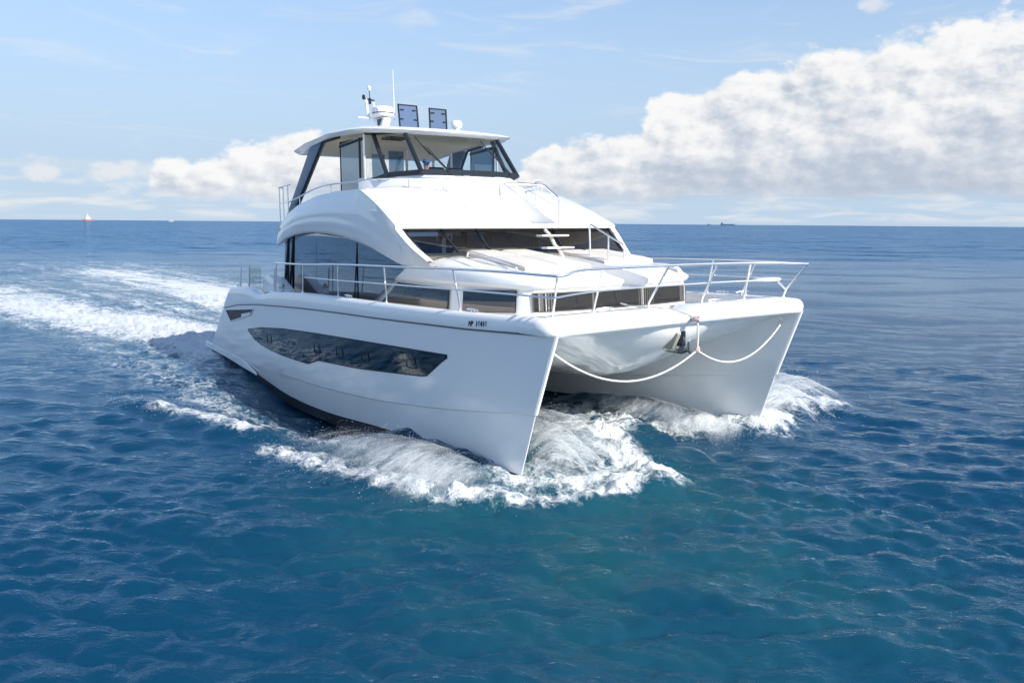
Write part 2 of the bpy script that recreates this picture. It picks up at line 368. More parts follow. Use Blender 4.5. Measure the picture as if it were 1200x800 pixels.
def foam_map(X, Y):
    """whitewater cover, aeration with painted hull reflection, and height change round the boat"""
    F = np.zeros_like(X); A = np.zeros_like(X); H = np.zeros_like(X)
    def put(v): np.maximum(F, v, out=F)
    d, s, t = seg_dist(X, Y, CREST1); w = np.where(s > 0, 0.35, 0.75)     # sharper on the outer side
    put(0.98*np.exp(-(d/w)**2)*(1-0.35*t)); H += 0.22*np.exp(-(d/0.5)**2)*(1-0.5*t)
    d, s, t = seg_dist(X, Y, CREST2); put(1.0*np.exp(-(d/0.40)**2)*np.clip(1.4-t, 0.2, 1)*(0.82+0.18*np.sin(17*t+3*np.sin(9*t)))); H += 0.25*np.exp(-(d/0.7)**2)
    d, s, t = seg_dist(X, Y, BAND); put(0.93*np.exp(-(d/0.6)**2)); H += 0.12*np.exp(-(d/0.5)**2)
    d, s, t = seg_dist(X, Y, PORT); put(1.0*np.exp(-(d/0.75)**2)*(1-0.3*t)); H += 0.35*np.exp(-(d/0.6)**2)*(1-0.6*t)
    # churned sheet between the starboard stem and the crest
    put(0.30*np.exp(-(((X-18.0)/1.9)**2+((Y+4.5)/1.0)**2)**2))
    put(0.72*np.exp(-(((X-18.9)/1.1)**2+((Y+2.4)/1.3)**2)**2))
    for yy in (-3.58, 3.58): put(0.92*np.exp(-(((X-18.4)/0.9)**2+((Y-yy)/0.55)**2)))
    put(0.60*np.exp(-(((X-15.5)/2.6)**2+((Y-0.2)/2.4)**2)**2))           # mist and foam in the tunnel mouth
    # lacy foam thrown off along the starboard side, drifting aft
    yc = interp(X, [-40, -8, 0, 7, 12, 15], [-10.5, -7.2, -6.6, -6.3, -5.4, -4.6]); ww = interp(X, [-40, 0, 7, 14], [2.2, 1.7, 1.2, 0.7])
    m = interp(X, [-45, -12, -2, 10, 15.5, 16.5], [0.0, 0.30, 0.40, 0.52, 0.55, 0.0])
    put(m*np.exp(-((Y-yc)/ww)**2))
    put(0.34*np.exp(-((Y+5.2)/1.2)**2)*((X > -3) & (X < 9)))
    # propeller wash: two bands behind the sterns
    for P, k in ((WASH_S, 1.0), (WASH_P, 1.0)):
        d, s, t = seg_dist(X, Y, P); w = 1.5+3.2*t
        put(k*(1.28-0.62*t)*np.exp(-(d/(w*1.15))**2)); A += 0.9*np.exp(-(d/(w*1.5))**2)*(1-0.5*t)
        H += 0.30*np.exp(-(d/(1.4+t*2))**2)*np.exp(-((X+6)/9)**2)
    put(0.50*np.exp(-((Y-interp(X, [-75, -40, -10], [7, 8, 6]))/2.2)**2)*interp(X, [-90, -70, -30, -8], [0, 0.9, 1, 0.3]))
    put(0.44*np.exp(-((Y-interp(X, [-60, -30, -8], [-5, -2.5, 0]))/interp(X, [-60, -8], [11, 5]))**4)*interp(X, [-75, -55, -20, -6, -3], [0, 0.7, 1, 0.9, 0]))
    put(0.33*np.exp(-(((X+55)/45)**2+((Y-2)/15)**2)**2))
    # aerated water round the bows; ahead, the hull's teal reflection painted in
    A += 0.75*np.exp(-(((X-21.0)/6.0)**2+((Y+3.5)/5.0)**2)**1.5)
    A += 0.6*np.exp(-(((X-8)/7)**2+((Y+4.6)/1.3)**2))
    # trough along the starboard quarter and lift at the shoulder
    near = np.exp(-(np.clip(-Y-3.9, 0, 9)/1.5)**2)*(Y < 1)
    H += near*interp(X, [-2, 1, 4.2, 7.3, 11.2, 13.2, 14.6, 17.2, 18.6, 19.6], [0.10, 0.12, -0.05, -0.52, -0.56, -0.06, 0.34, 0.40, 0.24, 0.05])
    near = np.exp(-(np.clip(np.abs(Y-3.3)-0.2, 0, 9)/1.3)**2)
    H += near*interp(X, [-2, 8, 12, 14, 16, 18, 19.6], [0, -0.1, 0.1, 0.38, 0.44, 0.28, 0.05])
    return np.clip(F, 0, 1), np.clip(A, 0, 1), H

def build_sea():
    th0 = yaw; fine = np.arange(-R(46), R(46), 0.00145); co = np.concatenate([np.linspace(-math.pi, -R(46), 110)[:-1]])
    th = np.concatenate([co, fine, -co[::-1][:-0 or None]])
    th = np.unique(np.round(th, 6)); th = th[(th > -math.pi+1e-4) & (th < math.pi-1e-4)]
    rs = [0.3]
    while rs[-1] < 60000:
        r = rs[-1]; rs.append(r+max(0.055, min(r*r/4136*1.15, r*0.5)))
    rs = np.array(rs); nr, nt = len(rs), len(th)
    dr = np.gradient(rs)
    RR, TH = np.meshgrid(rs, th, indexing='ij')
    X = CAM[0]+RR*np.cos(th0+TH); Y = CAM[1]+RR*np.sin(th0+TH); Z = np.full_like(X, WZ)
    DR = np.repeat(dr[:, None], nt, 1); coarse = (np.abs(TH) > R(46)); DR = np.where(coarse, np.maximum(DR, RR*0.03), DR)
    foam = np.zeros_like(X); aer_refl = np.zeros_like(X); dH = np.zeros_like(X)
    hull_d = np.hypot(X-12, Y)
    near = (RR < 230); f_, a_, h_ = foam_map(X[near], Y[near]); foam[near] = f_; aer_refl[near] = a_; dH[near] = h_
    # waves: short chop (46 m tile) and longer sea (173 m tile), each filtered by the local mesh spacing
    wind = R(144+170)
    T1, H1, K1, KK1 = fft_tile(512, 40.0, wind, 1.75, 3, 0.17, 3.4, 5)
    T2, H2, K2, KK2 = fft_tile(256, 173.0, wind+R(24), 7.5, 5, 5.0, 60.0, 4)
    ox = np.zeros_like(X); oy = np.zeros_like(X)
    calm = 1-0.35*np.exp(-(hull_d/9.5)**4)
    for (Hk, K, KK, L, amp, chop, lams) in ((H1, K1, KK1, 40.0, 0.050, 0.9, [0.2, 0.4, 0.8, 1.6, 3.2, 6.4]), (H2, K2, KK2, 173.0, 0.075, 0.9, [2.0, 8.0, 20.0, 50.0])):
        lim = 2.6*DR
        lo = np.array(lams); idx = np.clip(np.searchsorted(lo, lim), 0, len(lams))
        tiles = [lowpass(Hk, K, KK, l) for l in lams]
        for q in range(len(lams)):
            m = (idx == q)
            if not m.any(): continue
            S = sample(tiles[q], L, X[m], Y[m])
            k = amp*calm[m]
            Z[m] += S[:, 0]*k; ox[m] -= S[:, 1]*k*chop; oy[m] -= S[:, 2]*k*chop
    # churned lumps where the water is white
    lump, Hl, Kl, KKl = fft_tile(512, 26.0, 0.3, 1.6, 9, 0.16, 1.6, 0)
    S = sample(lump, 26.0, X[near], Y[near]); Z[near] += S[:, 0]*foam[near]*0.055*(RR[near] < 60)+0
    Z += dH
    X = X+ox; Y = Y+oy
    co_ = np.stack([X, Y, Z], -1).reshape(-1, 3)
    nv = nr*nt
    i, j = np.meshgrid(np.arange(nr-1), np.arange(nt), indexing='ij'); j1 = (j+1) % nt
    quads = np.stack([i*nt+j, (i+1)*nt+j, (i+1)*nt+j1, i*nt+j1], -1).reshape(-1, 4)
    cv = nv; co_ = np.vstack([co_, [[CAM[0], CAM[1], WZ]]])
    jj = np.arange(nt); tris = np.stack([np.full(nt, cv), jj, (jj+1) % nt], -1)
    me = D.meshes.new('sea')
    nl = quads.size+tris.size; nf = len(quads)+len(tris)
    me.vertices.add(len(co_)); me.vertices.foreach_set('co', co_.astype(np.float32).ravel())
    me.loops.add(nl); me.loops.foreach_set('vertex_index', np.concatenate([quads.ravel(), tris.ravel()]).astype(np.int32))
    me.polygons.add(nf)
    st = np.concatenate([np.arange(len(quads))*4, quads.size+np.arange(nt)*3]).astype(np.int32)
    me.polygons.foreach_set('loop_start', st)
    me.polygons.foreach_set('use_smooth', np.ones(nf, bool))
    me.update(calc_edges=True); me.validate()
    for nm, arr in (('foam', foam), ('aer_refl', aer_refl)):
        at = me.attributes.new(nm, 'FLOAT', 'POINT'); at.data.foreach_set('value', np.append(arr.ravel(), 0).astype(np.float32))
    m = D.materials.new('sea_water'); m.use_nodes = True; t = m.node_tree; N = NT(t); b = t.nodes['Principled BSDF']
    out = t.nodes['Material Output']
    fo = N.n('ShaderNodeAttribute', attribute_name='foam').outputs['Fac']; ae = N.n('ShaderNodeAttribute', attribute_name='aer_refl').outputs['Fac']
    pos = N.n('ShaderNodeNewGeometry').outputs['Position']
    patch = N.noise(pos, 0.05, 3, 0.5)
    deep = N.mix(patch, (0.0024, 0.038, 0.084, 1), (0.0036, 0.049, 0.104, 1))
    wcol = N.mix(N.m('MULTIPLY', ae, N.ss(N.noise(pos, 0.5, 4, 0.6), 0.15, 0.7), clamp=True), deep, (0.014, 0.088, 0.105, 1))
    t.nodes.remove(b)
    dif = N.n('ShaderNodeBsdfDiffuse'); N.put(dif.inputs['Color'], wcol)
    glo = N.n('ShaderNodeBsdfGlossy')
    fre = N.n('ShaderNodeFresnel'); fre.inputs['IOR'].default_value = 1.333
    # ripples on top of the modelled waves
    px, py, pz = N.sep(pos); ca, sa = math.cos(wind), math.sin(wind)
    al = N.m('ADD', N.m('MULTIPLY', px, ca), N.m('MULTIPLY', py, sa)); ac = N.m('SUBTRACT', N.m('MULTIPLY', py, ca), N.m('MULTIPLY', px, sa))
    pr = N.comb(al, N.m('MULTIPLY', ac, 0.38), 0.0)
    rip = N.m('ADD', N.m('MULTIPLY', N.noise(pr, 0.9, 5, 0.62, 0.3), 0.24), N.m('MULTIPLY', N.noise(pr, 3.2, 6, 0.66, 0.2), 0.125))
    bn = N.n('ShaderNodeBump'); bn.inputs['Strength'].default_value = 0.85; bn.inputs['Distance'].default_value = 0.55; N.put(bn.inputs['Height'], rip)
    # beyond the modelled chop the unresolved wavelets tilt the surface at random
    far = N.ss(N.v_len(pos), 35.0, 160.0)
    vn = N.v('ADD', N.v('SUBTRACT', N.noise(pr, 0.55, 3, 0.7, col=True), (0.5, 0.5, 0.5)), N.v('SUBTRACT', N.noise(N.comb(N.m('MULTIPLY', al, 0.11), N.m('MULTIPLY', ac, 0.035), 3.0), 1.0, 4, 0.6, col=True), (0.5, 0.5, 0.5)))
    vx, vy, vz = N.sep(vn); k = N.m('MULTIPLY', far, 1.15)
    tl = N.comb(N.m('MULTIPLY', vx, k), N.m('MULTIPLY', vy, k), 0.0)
    N.put(glo.inputs['Color'], N.mix(far, (0.80, 0.90, 1.0, 1), (0.46, 0.66, 0.92, 1)))  # bluer, dimmer sky reflection painted into the gloss colour, stronger far off
    nn = N.n('ShaderNodeVectorMath', operation='NORMALIZE'); N.put(nn.inputs[0], N.v('ADD', bn.outputs[0], tl))
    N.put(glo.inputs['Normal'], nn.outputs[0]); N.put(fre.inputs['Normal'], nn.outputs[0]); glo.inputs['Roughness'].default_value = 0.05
    gn = N.n('ShaderNodeNewGeometry').outputs['Normal']
    dn = N.n('ShaderNodeVectorMath', operation='NORMALIZE'); N.put(dn.inputs[0], N.v('ADD', N.v('MULTIPLY', gn, (0.35, 0.35, 0.35)), (0, 0, 0.65)))
    N.put(dif.inputs['Normal'], dn.outputs[0])
    water = N.mixsh(fre.outputs[0], dif.outputs[0], glo.outputs[0])
    # foam
    big = N.noise(pos, 0.9, 5, 0.6, 0.4); fin = N.noise(pos, 4.5, 6, 0.68, 0.5)
    vo = N.n('ShaderNodeTexVoronoi', feature='DISTANCE_TO_EDGE'); N.put(vo.inputs['Vector'], N.v('ADD', pos, N.v('MULTIPLY', N.noise(pos, 1.6, 6, 0.65, col=True), (1.9, 1.9, 1.9)))); vo.inputs['Scale'].default_value = 1.9
    lace = N.ss(vo.outputs['Distance'], 0.0, 0.30, 0.15, -0.12)
    streak = N.noise(N.comb(N.m('MULTIPLY', px, 0.16), N.m('MULTIPLY', N.m('SUBTRACT', py, N.m('MULTIPLY', px, 0.12)), 0.85), 1.0), 1.0, 6, 0.62, 0.5)
    big = N.m('ADD', big, N.m('MULTIPLY', N.m('SUBTRACT', streak, 0.5), N.ss(px, -4.0, -16.0, 0.0, 1.5)))
    e = N.m('ADD', fo, N.m('ADD', N.m('MULTIPLY', N.m('SUBTRACT', big, 0.5), 0.95), N.m('MULTIPLY', N.m('SUBTRACT', fin, 0.5), 0.85)))
    e = N.m('ADD', e, N.m('MULTIPLY', lace, N.ss(fo, 0.08, 0.4)))
    ff = N.m('MULTIPLY', N.ss(e, 0.34, 1.0), N.ss(fo, 0.06, 0.28))
    fb = N.n('ShaderNodeBsdfPrincipled'); fb.inputs['Base Color'].default_value = (0.74, 0.77, 0.78, 1); fb.inputs['Roughness'].default_value = 0.7
    fb.inputs['Specular IOR Level'].default_value = 0.2
    b2 = N.n('ShaderNodeBump'); b2.inputs['Strength'].default_value = 0.8; b2.inputs['Distance'].default_value = 0.12
    N.put(b2.inputs['Height'], N.m('ADD', fin, N.noise(pos, 13, 4, 0.6))); N.put(fb.inputs['Normal'], b2.outputs[0])
    t.links.new(N.mixsh(ff, water, fb.outputs[0]), out.inputs['Surface'])
    me.materials.append(m)
    o = D.objects.new('sea', me); COL.objects.link(o); o['kind'] = 'structure'
    return o
build_sea()

# ================================================================== THE CATAMARAN (boat frame: x forward, y to port, z up)
TRIM, HEEL = R(0.855), R(0.315)
BOATM = Matrix.Translation((7, 0, 0)) @ Matrix.Rotation(-TRIM, 4, 'Y') @ Matrix.Translation((-7, 0, 0)) @ Matrix.Rotation(HEEL, 4, 'X')
boat = empty('motor_catamaran', label='large white twin-hulled motor yacht speeding towards the camera with spray at its bows', cat='yacht')
boat.matrix_world = BOATM

# ---- hulls
def zgroove(x): return interp(x, [1.0, 1.8, 3.4, 5.4, 9, 11.6, 13.5, 16.2, 17.3, 19.3, 19.8], [1.70, 1.86, 2.08, 2.23, 2.38, 2.45, 2.48, 2.54, 2.56, 2.63, 2.65])
def zchine(x): return interp(x, [-2, 6, 9.8, 13.1, 16, 17.7, 19.2], [0.20, 0.16, 0.22, 0.39, 0.67, 0.89, 1.10])
def zblack(x): return interp(x, [-2, -1, 1.5, 4.4, 6.9, 8.5, 10.3, 13.4, 16, 18.65], [0.16, 0.15, 0.04, -0.16, -0.44, -0.49, -0.46, -0.26, -0.22, -0.17])
def smooth_prof(f, x, w=0.7): return (f(x-w)+f(x)+f(x+w)+f(x-w/2)+f(x+w/2))/5
def level_pts(kind, u, outer):
    """u 0 (stern) .. 1 (stem); kind 0 groove .. 1 chine .. 2 black .. 3 keel"""
    k = kind
    xb = interp(k, [0, 1, 2, 3], [19.80, 19.17, 18.72, 17.9]); xs = interp(k, [0, 0.35, 1, 2, 3], [1.70, 0.85, -0.45, -1.15, -0.8])
    x = xs+(xb-xs)*(1-(1-u)**1.7)
    d = xb-x
    zg, zc, zb = smooth_prof(zgroove, x), smooth_prof(zchine, x), smooth_prof(zblack, x)
    zk = -1.05+0*x; zk = np.where(d < 3.5, -1.05+0.35*(1-d/3.5)**2, zk)
    if k <= 1: z = zg+(zc-zg)*k
    elif k <= 2: z = zc+(zb-zc)*(k-1)
    else: z = zb+(zk-zb)*(k-2)
    c = 3.575; tip = 0.045
    if outer:
        A = interp(k, [0, 0.5, 1, 2, 2.5, 3], [0.52, 0.49, 0.44, 0.34, 0.30, -0.28]); L = interp(k, [0, 1, 2, 3], [3.2, 4.6, 5.4, 3.5])
        y = c+tip+A*(1-np.exp(-d/L))
    else:
        A = interp(k, [0, 0.5, 1, 2, 2.5, 3], [1.30, 1.34, 1.36, 1.30, 0.9, 0.35]); L = interp(k, [0, 1, 2, 3], [3.6, 4.2, 4.8, 3.5])
        y = c-tip-A*(1-np.exp(-d/L))
    return np.stack([x, y, z], -1)
U = np.linspace(0, 1, 64)
KO = [0, 0.12, 0.25, 0.4, 0.55, 0.7, 0.85, 0.985, 1.0, 1.25, 1.5, 1.75, 2.0]
def hull_rows(ks, outer, inset=True):
    rows = []
    for k in ks:
        P = level_pts(k, U, outer)
        if inset and k >= 1.0:      # the hull steps in a little below the knuckle
            P[:, 1] += (-0.03 if outer else 0.03)*np.clip((P[:, 0]-5)/4, 0, 1); P[:, 0] -= 0.035*(U > 0.99)
        rows.append(P)
    return rows
def outer_y(x, z):
    """outer skin y for a point on the topsides"""
    ks = np.linspace(0, 2, 60); best = None
    zz = []; yy = []
    for k in ks:
        P = level_pts(k, U, True); zz.append(np.interp(x, P[:, 0], P[:, 2])); yy.append(np.interp(x, P[:, 0], P[:, 1]))
    return float(np.interp(-z, -np.array(zz), np.array(yy)))
for sgn in (-1, 1):
    o_rows = hull_rows(KO, True); i_rows = hull_rows(KO[::-1], False)
    m = MB(); m.grid(o_rows); m.grid(i_rows)
    # stem strip joining the two skins, with a slightly rounded nose
    st = []
    for k, po, pi_ in zip(KO, o_rows, i_rows[::-1]):
        a, b = po[-1], pi_[-1]
        st.append([a, a*0.75+b*0.25+np.array([0.035, 0, 0]), a*0.25+b*0.75+np.array([0.035, 0, 0]), b])
    m.grid(st)
    tr = [[po[0], pi_[0]] for po, pi_ in zip(o_rows, i_rows[::-1])]; m.grid(tr)
    if sgn < 0: m.flip_y()
    hull = m.build('hull', M['gel'], boat, smooth=24, weld=1e-5)
    kb = [2.0, 2.25, 2.5, 2.75, 3.0]
    m = MB(); a = hull_rows(kb, True); b = hull_rows(kb[::-1], False); m.grid(a); m.grid(b)
    m.grid([[p[-1], q[-1]] for p, q in zip(a, b[::-1])]); m.grid([[p[0], q[0]] for p, q in zip(a, b[::-1])]); m.grid([a[-1], b[0]])
    if sgn < 0: m.flip_y()
    m.build('antifouled_bottom', M['anti'], hull)
    # spray rail / stern fairing along the after waterline
    m = MB(); xs = np.linspace(-1.15, 4.6, 24); G = []
    for x in xs:
        y = outer_y(max(x, -0.4), 0.25); w = 0.02*np.clip((4.7-x)/1.6, 0, 1); zb = float(zblack(x)); zt = 0.30-0.035*x
        zt = max(zt*np.clip((4.7-x)/1.8, 0, 1)+(zb+0.03)*(1-np.clip((4.7-x)/1.8, 0, 1)), zb+0.03)
        G.append([(x, y-0.03, zt+0.03), (x, y+w*0.5, zt), (x, y+w, min(zb+0.07, zt)), (x, y+w*0.9, zb+0.01), (x, y-0.05, zb)])
    m.grid(G, cv=True, caps=(0, 1))
    if sgn < 0: m.flip_y()
    m.build('stern_fairing', M['gel'], hull, smooth=30)
    # long wrap window
    top = ([4.25, 5.53, 7.5, 9.8, 12.3, 14.4, 16.54], [1.30, 1.47, 1.62, 1.72, 1.80, 1.86, 1.91])
    bot = ([4.25, 4.75, 5.37, 6.3, 7.27, 8.3, 9.23, 9.99, 12.49, 15.5, 15.72, 16.54], [1.295, 1.08, 0.95, 0.87, 0.83, 0.82, 0.83, 1.02, 1.13, 1.36, 1.40, 1.90])
    xs = np.unique(np.concatenate([np.linspace(4.25, 16.54, 60), bot[0]]))
    def panel(off, grow):
        G = []
        for x in xs:
            zt = np.interp(x, *top)+grow; zb = np.interp(x, *bot)-grow
            xx = x+(grow if x > 16.5 else -grow if x < 4.26 else 0)
            G.append([(xx, outer_y(x, z)+off, z) for z in np.linspace(zt, zb, 5)])
        return MB().grid(G)
    fr = panel(0.006, 0.035)
    if sgn < 0: fr.flip_y()
    win = fr.build('hull_window', M['frame'], boat, smooth=60)
    gl = panel(0.013, 0.0)
    if sgn < 0: gl.flip_y()
    gl.build('pane', M['hglass'], win, smooth=60)
    for (x, z) in ((6.25, 1.22), (10.0, 1.33), (11.45, 1.42), (12.9, 1.47), (15.1, 1.60)):
        y = outer_y(x, z)+0.02; q = []
        for t in np.linspace(0, 2*math.pi, 20, endpoint=False):
            c, s_ = math.cos(t), math.sin(t); e = 0.35
            q.append((x+0.19*np.sign(c)*abs(c)**e, y, z+0.13*np.sign(s_)*abs(s_)**e))
        m = MB().tube(q, 0.009, 6, closed=True)
        if sgn < 0: m.flip_y()
        m.build('porthole', M['rubber'], win)
    # engine-room vent near the stern
    poly = [(1.95, 1.80), (5.0, 2.05), (4.75, 1.85), (2.45, 1.42)]
    m = MB(); m.add([(x, outer_y(x, z)+0.012, z) for x, z in poly], [(0, 1, 2, 3)])
    if sgn < 0: m.flip_y()
    v = m.build('air_vent', M['rubber'], boat)
    m = MB()
    for a, b in ((0, 1), (1, 2), (2, 3), (3, 0)):
        pa = poly[a]; pb = poly[b]; m.tube([(pa[0], outer_y(*pa)+0.015, pa[1]), (pb[0], outer_y(*pb)+0.015, pb[1])], 0.022, 6)
    m.add([(x, outer_y(x, z)+0.03, z) for x, z in ((3.7, 1.78), (4.75, 1.93), (4.62, 1.84), (3.75, 1.66))], [(0, 1, 2, 3)])
    if sgn < 0: m.flip_y()
    m.build('vent_trim', M['white'], v)

# ---- gunwale cap running right round the bows
def yrail(x): return level_pts(0, U, True)[:, 1], level_pts(0, U, True)[:, 0]
_yo, _xo = yrail(0)
def ygun(x): return np.interp(x, _xo, _yo)
def captop(x): return interp(x, [1.5, 2.6, 3.8, 4.7, 5.4, 5.9, 6.4, 9.1, 11.5, 13.4, 16.5, 19, 20], [2.60, 2.66, 2.71, 2.68, 2.56, 2.57, 2.68, 2.80, 2.83, 2.84, 2.87, 2.92, 2.93])
XF = 19.72
path = []          # (x, y, outward nx, ny, weight of the bow profile)
for x in np.linspace(1.75, 18.9, 60): path.append((x, ygun(x), 0))
c0 = np.array([XF-0.42, ygun(19.2)-0.30])
for a in np.linspace(80, 8, 9): path.append((c0[0]+0.42*math.cos(R(a))+0.09*math.sin(2*R(a)), c0[1]+0.37*math.sin(R(a)), interp(a, [8, 80], [1, 0.35])))
yf = path[-1][1]
for y in np.linspace(yf-0.25, 0, 16): path.append((XF-0.10*(1-(y/3.5)**2)-0.03, y, 1))
full = path+[(x, -y, w) for x, y, w in path[-2::-1]]
P2 = np.array([(x, y) for x, y, w in full]); W = np.array([w for *_, w in full])
Tn = np.gradient(P2, axis=0); Tn /= np.linalg.norm(Tn, axis=1)[:, None]; Nn = np.stack([Tn[:, 1], -Tn[:, 0]], -1)
Nn[np.einsum('ij,ij->i', Nn, P2-np.array([10, 0])) < 0] *= -1
side_prof = [(-0.05, -0.03), (0.012, 0.0), (0.02, 0.15), (0.018, 0.4), (0.0, 0.7), (-0.03, 0.88), (-0.075, 0.97), (-0.13, 1.0), (-0.21, 1.0), (-0.25, 0.97), (-0.275, 0.90), (-0.28, 0.6), (-0.28, 0.2), (-0.28, -0.2)]
bow_prof = [(-0.06, -0.10), (0.045, -0.04), (0.085, 0.15), (0.095, 0.4), (0.07, 0.66), (0.01, 0.85), (-0.09, 0.95), (-0.20, 0.99), (-0.34, 1.0), (-0.46, 1.0), (-0.56, 0.98), (-0.66, 0.95), (-0.74, 0.90), (-0.80, 0.6)]
G = []
for p, n, w in zip(P2, Nn, W):
    row = []; x, y = p
    zg = 2.60 if w > 0.8 else float(zgroove(x)); zg = 2.60*max(0, (w-0.35)/0.65)+float(zgroove(x))*(1-max(0, (w-0.35)/0.65)) if w > 0.35 else float(zgroove(x))
    zt = float(captop(x)); notch = math.exp(-(y/0.30)**6)*(w > 0.9)
    for (so, sh), (bo, bh) in zip(side_prof, bow_prof):
        o = so+(bo-so)*w; h = sh+(bh-sh)*w
        h = h*(1-0.42*notch) if h > 0.3 else h
        xx = x+n[0]*o; yy = y+n[1]*o; z = zg+(zt-zg)*h
        if x < 6: xx += np.clip((5-x)/3.2, 0, 1)*0.8*max(h, 0)
        row.append((xx, yy, z))
    G.append(row)
gun = MB().grid(G, caps=(0, 1)).build('gunwale', M['gel'], boat, smooth=50)
# dark rub rail in the groove under the cap
G = []
for p, n, w in zip(P2, Nn, W):
    if w > 0.55: continue
for sgn in (1, -1):
    pts = [(x, sgn*(ygun(x)+0.006), float(zgroove(x))-0.012) for x in np.linspace(1.9, 19.55, 70)]
    MB().tube(pts, 0.021, 6).build('rub_rail', M['groove'], gun)
# boat number on the bow
def text(body, size, parent, mtx, m, name='letter'):
    c = D.curves.new(name, 'FONT'); c.body = body; c.size = size; c.extrude = 0.002; c.shear = 0.25; c.offset = 0.004; c.space_character = 1.06
    o = D.objects.new(name, c); COL.objects.link(o); o.parent = parent; o.matrix_local = mtx; c.materials.append(m)
    me = D.meshes.new_from_object(o.evaluated_get(bpy.context.evaluated_depsgraph_get())); D.objects.remove(o)
    q = D.objects.new(name, me); COL.objects.link(q); q.parent = parent; q.matrix_local = mtx; me.materials.clear(); me.materials.append(m)
    return q
tx = np.array([17.95, -(ygun(17.95)+0.027), 2.655]); tx0 = np.array([17.42, -(ygun(17.42)+0.027), 2.625])
ex = Vector(tx-tx0).normalized(); ey = Vector((0, 0, 1)); ez = ex.cross(ey).normalized(); ey = ez.cross(ex)
for k_, ch in enumerate('NP 16416'):
    if ch != ' ':
        p_ = tx0+np.array(ex)*(0.072*k_+(0.012 if k_ > 2 else 0)); text(ch, 0.145, gun, Matrix([[ex[i], ey[i], ez[i], p_[i]] for i in range(3)]+[[0, 0, 0, 1]]), M['ink'])

# ---- side decks and foredeck
def zdeck(x): return interp(x, [2, 10, 14, 16.5, 17.8, 18.9, 19.4], [2.30, 2.46, 2.50, 2.58, 2.70, 2.84, 2.88])
G = []
for x in np.concatenate([np.linspace(2.4, 18.5, 40), [18.75, 18.95]]):
    w = ygun(x)-0.25 if x < 18.6 else ygun(18.6)-0.30-(x-18.6)*0.8
    G.append([(x, y, float(zdeck(x))) for y in np.linspace(-w, w, 13)])
MB().grid(G).build('deck', M['deck'], boat)
# stern cockpit floor + transom closure
MB().box(1.4, 5.0, -3.9, 3.9, 1.2, 1.72).box(-0.3, 1.4, -3.7, 3.7, 0.55, 0.80).build('swim_platform', M['gel'], boat, bevel=0.04)
# raised coamings aft of the saloon door on each quarter
for sgn in (1, -1):
    m = MB().prism([(4.6, 2.45), (6.9, 2.60), (5.9, 3.02), (5.3, 3.16), (4.9, 3.05)], 3.35, 3.75)
    if sgn < 0: m.flip_y()
    m.build('quarter_coaming', M['gel'], boat, bevel=0.05)

# ---- bridgedeck underside and central nacelle
xs = np.array([19.50, 19.36, 19.05, 18.6, 18.0, 17.3, 16.5, 15.5, 14, 12, 9, 5, 1.5])
zk = interp(xs[::-1], [1.5, 9, 15.3, 16.5, 17.2, 18.0, 18.55, 19.1, 19.36, 19.5][0:10], [0.95, 0.98, 1.05, 1.10, 1.16, 1.38, 1.64, 2.02, 2.24, 2.42])[::-1]
G = []
for x, k in zip(xs, zk):
    yin = float(np.interp(x, level_pts(0.3, U, False)[:, 0], level_pts(0.3, U, False)[:, 1]))+0.03
    yin = min(yin, 3.52)
    zj = interp(x, [9, 14, 17, 18.4, 19.2, 19.5], [1.35, 1.42, 1.62, 2.05, 2.45, 2.60])
    zc = k+0.10+0.1*np.clip((19-x)/2, 0, 1)
    half = [(0, k), (0.35, k+0.03), (0.75, zc), (1.05, zc+0.10), (1.7, zc*0.55+zj*0.45+0.02), (2.4, zc*0.2+zj*0.8), (yin, zj)]
    half = [(min(y, yin), z) for y, z in half]
    row = [(x, -y, z) for y, z in half[::-1]]+[(x, y, z) for y, z in half[1:]]
    G.append(row)
front = [(19.55, p[1], 2.66) for p in G[0]]
MB().grid([front]+G).build('nacelle', M['gel'], boat, smooth=40)

# ---- coachroof: the forward cabin with its windows
def cr_outline(grow, xa, z):
    """closed plan outline, aft-starboard round the front to aft-port"""
    h = [(xa, 2.95), (13.6, 2.94), (14.9, 2.90), (16.2, 2.70), (17.0, 2.54), (17.3, 2.44), (17.48, 2.28), (17.56, 2.05), (17.66, 1.3), (17.72, 0.6), (17.74, 0)]
    pts = []
    for x, y in h: pts.append((x+grow*np.clip((x-13)/4.5, 0, 1), max(0, y+grow*(y > 0.01)*(1 if x < 17.2 else 0.6)), z))
    return [(x, -y, z) for x, y, z in pts]+[(x, y, z) for x, y, z in pts[-2::-1]]
def roofz(x, y=0): return float(interp(x, [11, 12.5, 13.5, 14.4, 16.0, 16.8, 17.4, 17.8], [3.86, 3.92, 3.93, 3.90, 3.72, 3.60, 3.48, 3.42]))
rows = []
for z, grow, top in ((2.3, 0.02, 0), (3.24, -0.05, 0), (3.30, 0.02, 0), (3.36, 0.05, 0), (0.36, 0.035, 1), (0.60, -0.01, 1), (0.82, -0.10, 1), (0.94, -0.24, 1), (1.0, -0.45, 1), (1.0, -1.2, 1)):
    o = cr_outline(grow, 11.0 + (z-2.6)*1.4 if not top else 12.3, z)
    if top: o = [(x, y, 3.38+(roofz(x)-3.38)*z) for x, y, _ in o]
    rows.append(o)
m = MB().grid(rows); n = len(rows[0])
cap_c = [(x, 0.0, roofz(x)) for x, y, z in rows[-1]]
m.grid([rows[-1], cap_c])
# after wall and floor close the solid
m.grid([[r[0], r[-1]] for r in rows]+[[cap_c[0], cap_c[-1]]])
m.grid([rows[0], [(x, 0, z) for x, y, z in rows[0]]])
house = m.build('coachroof', M['gel'], boat, smooth=38)
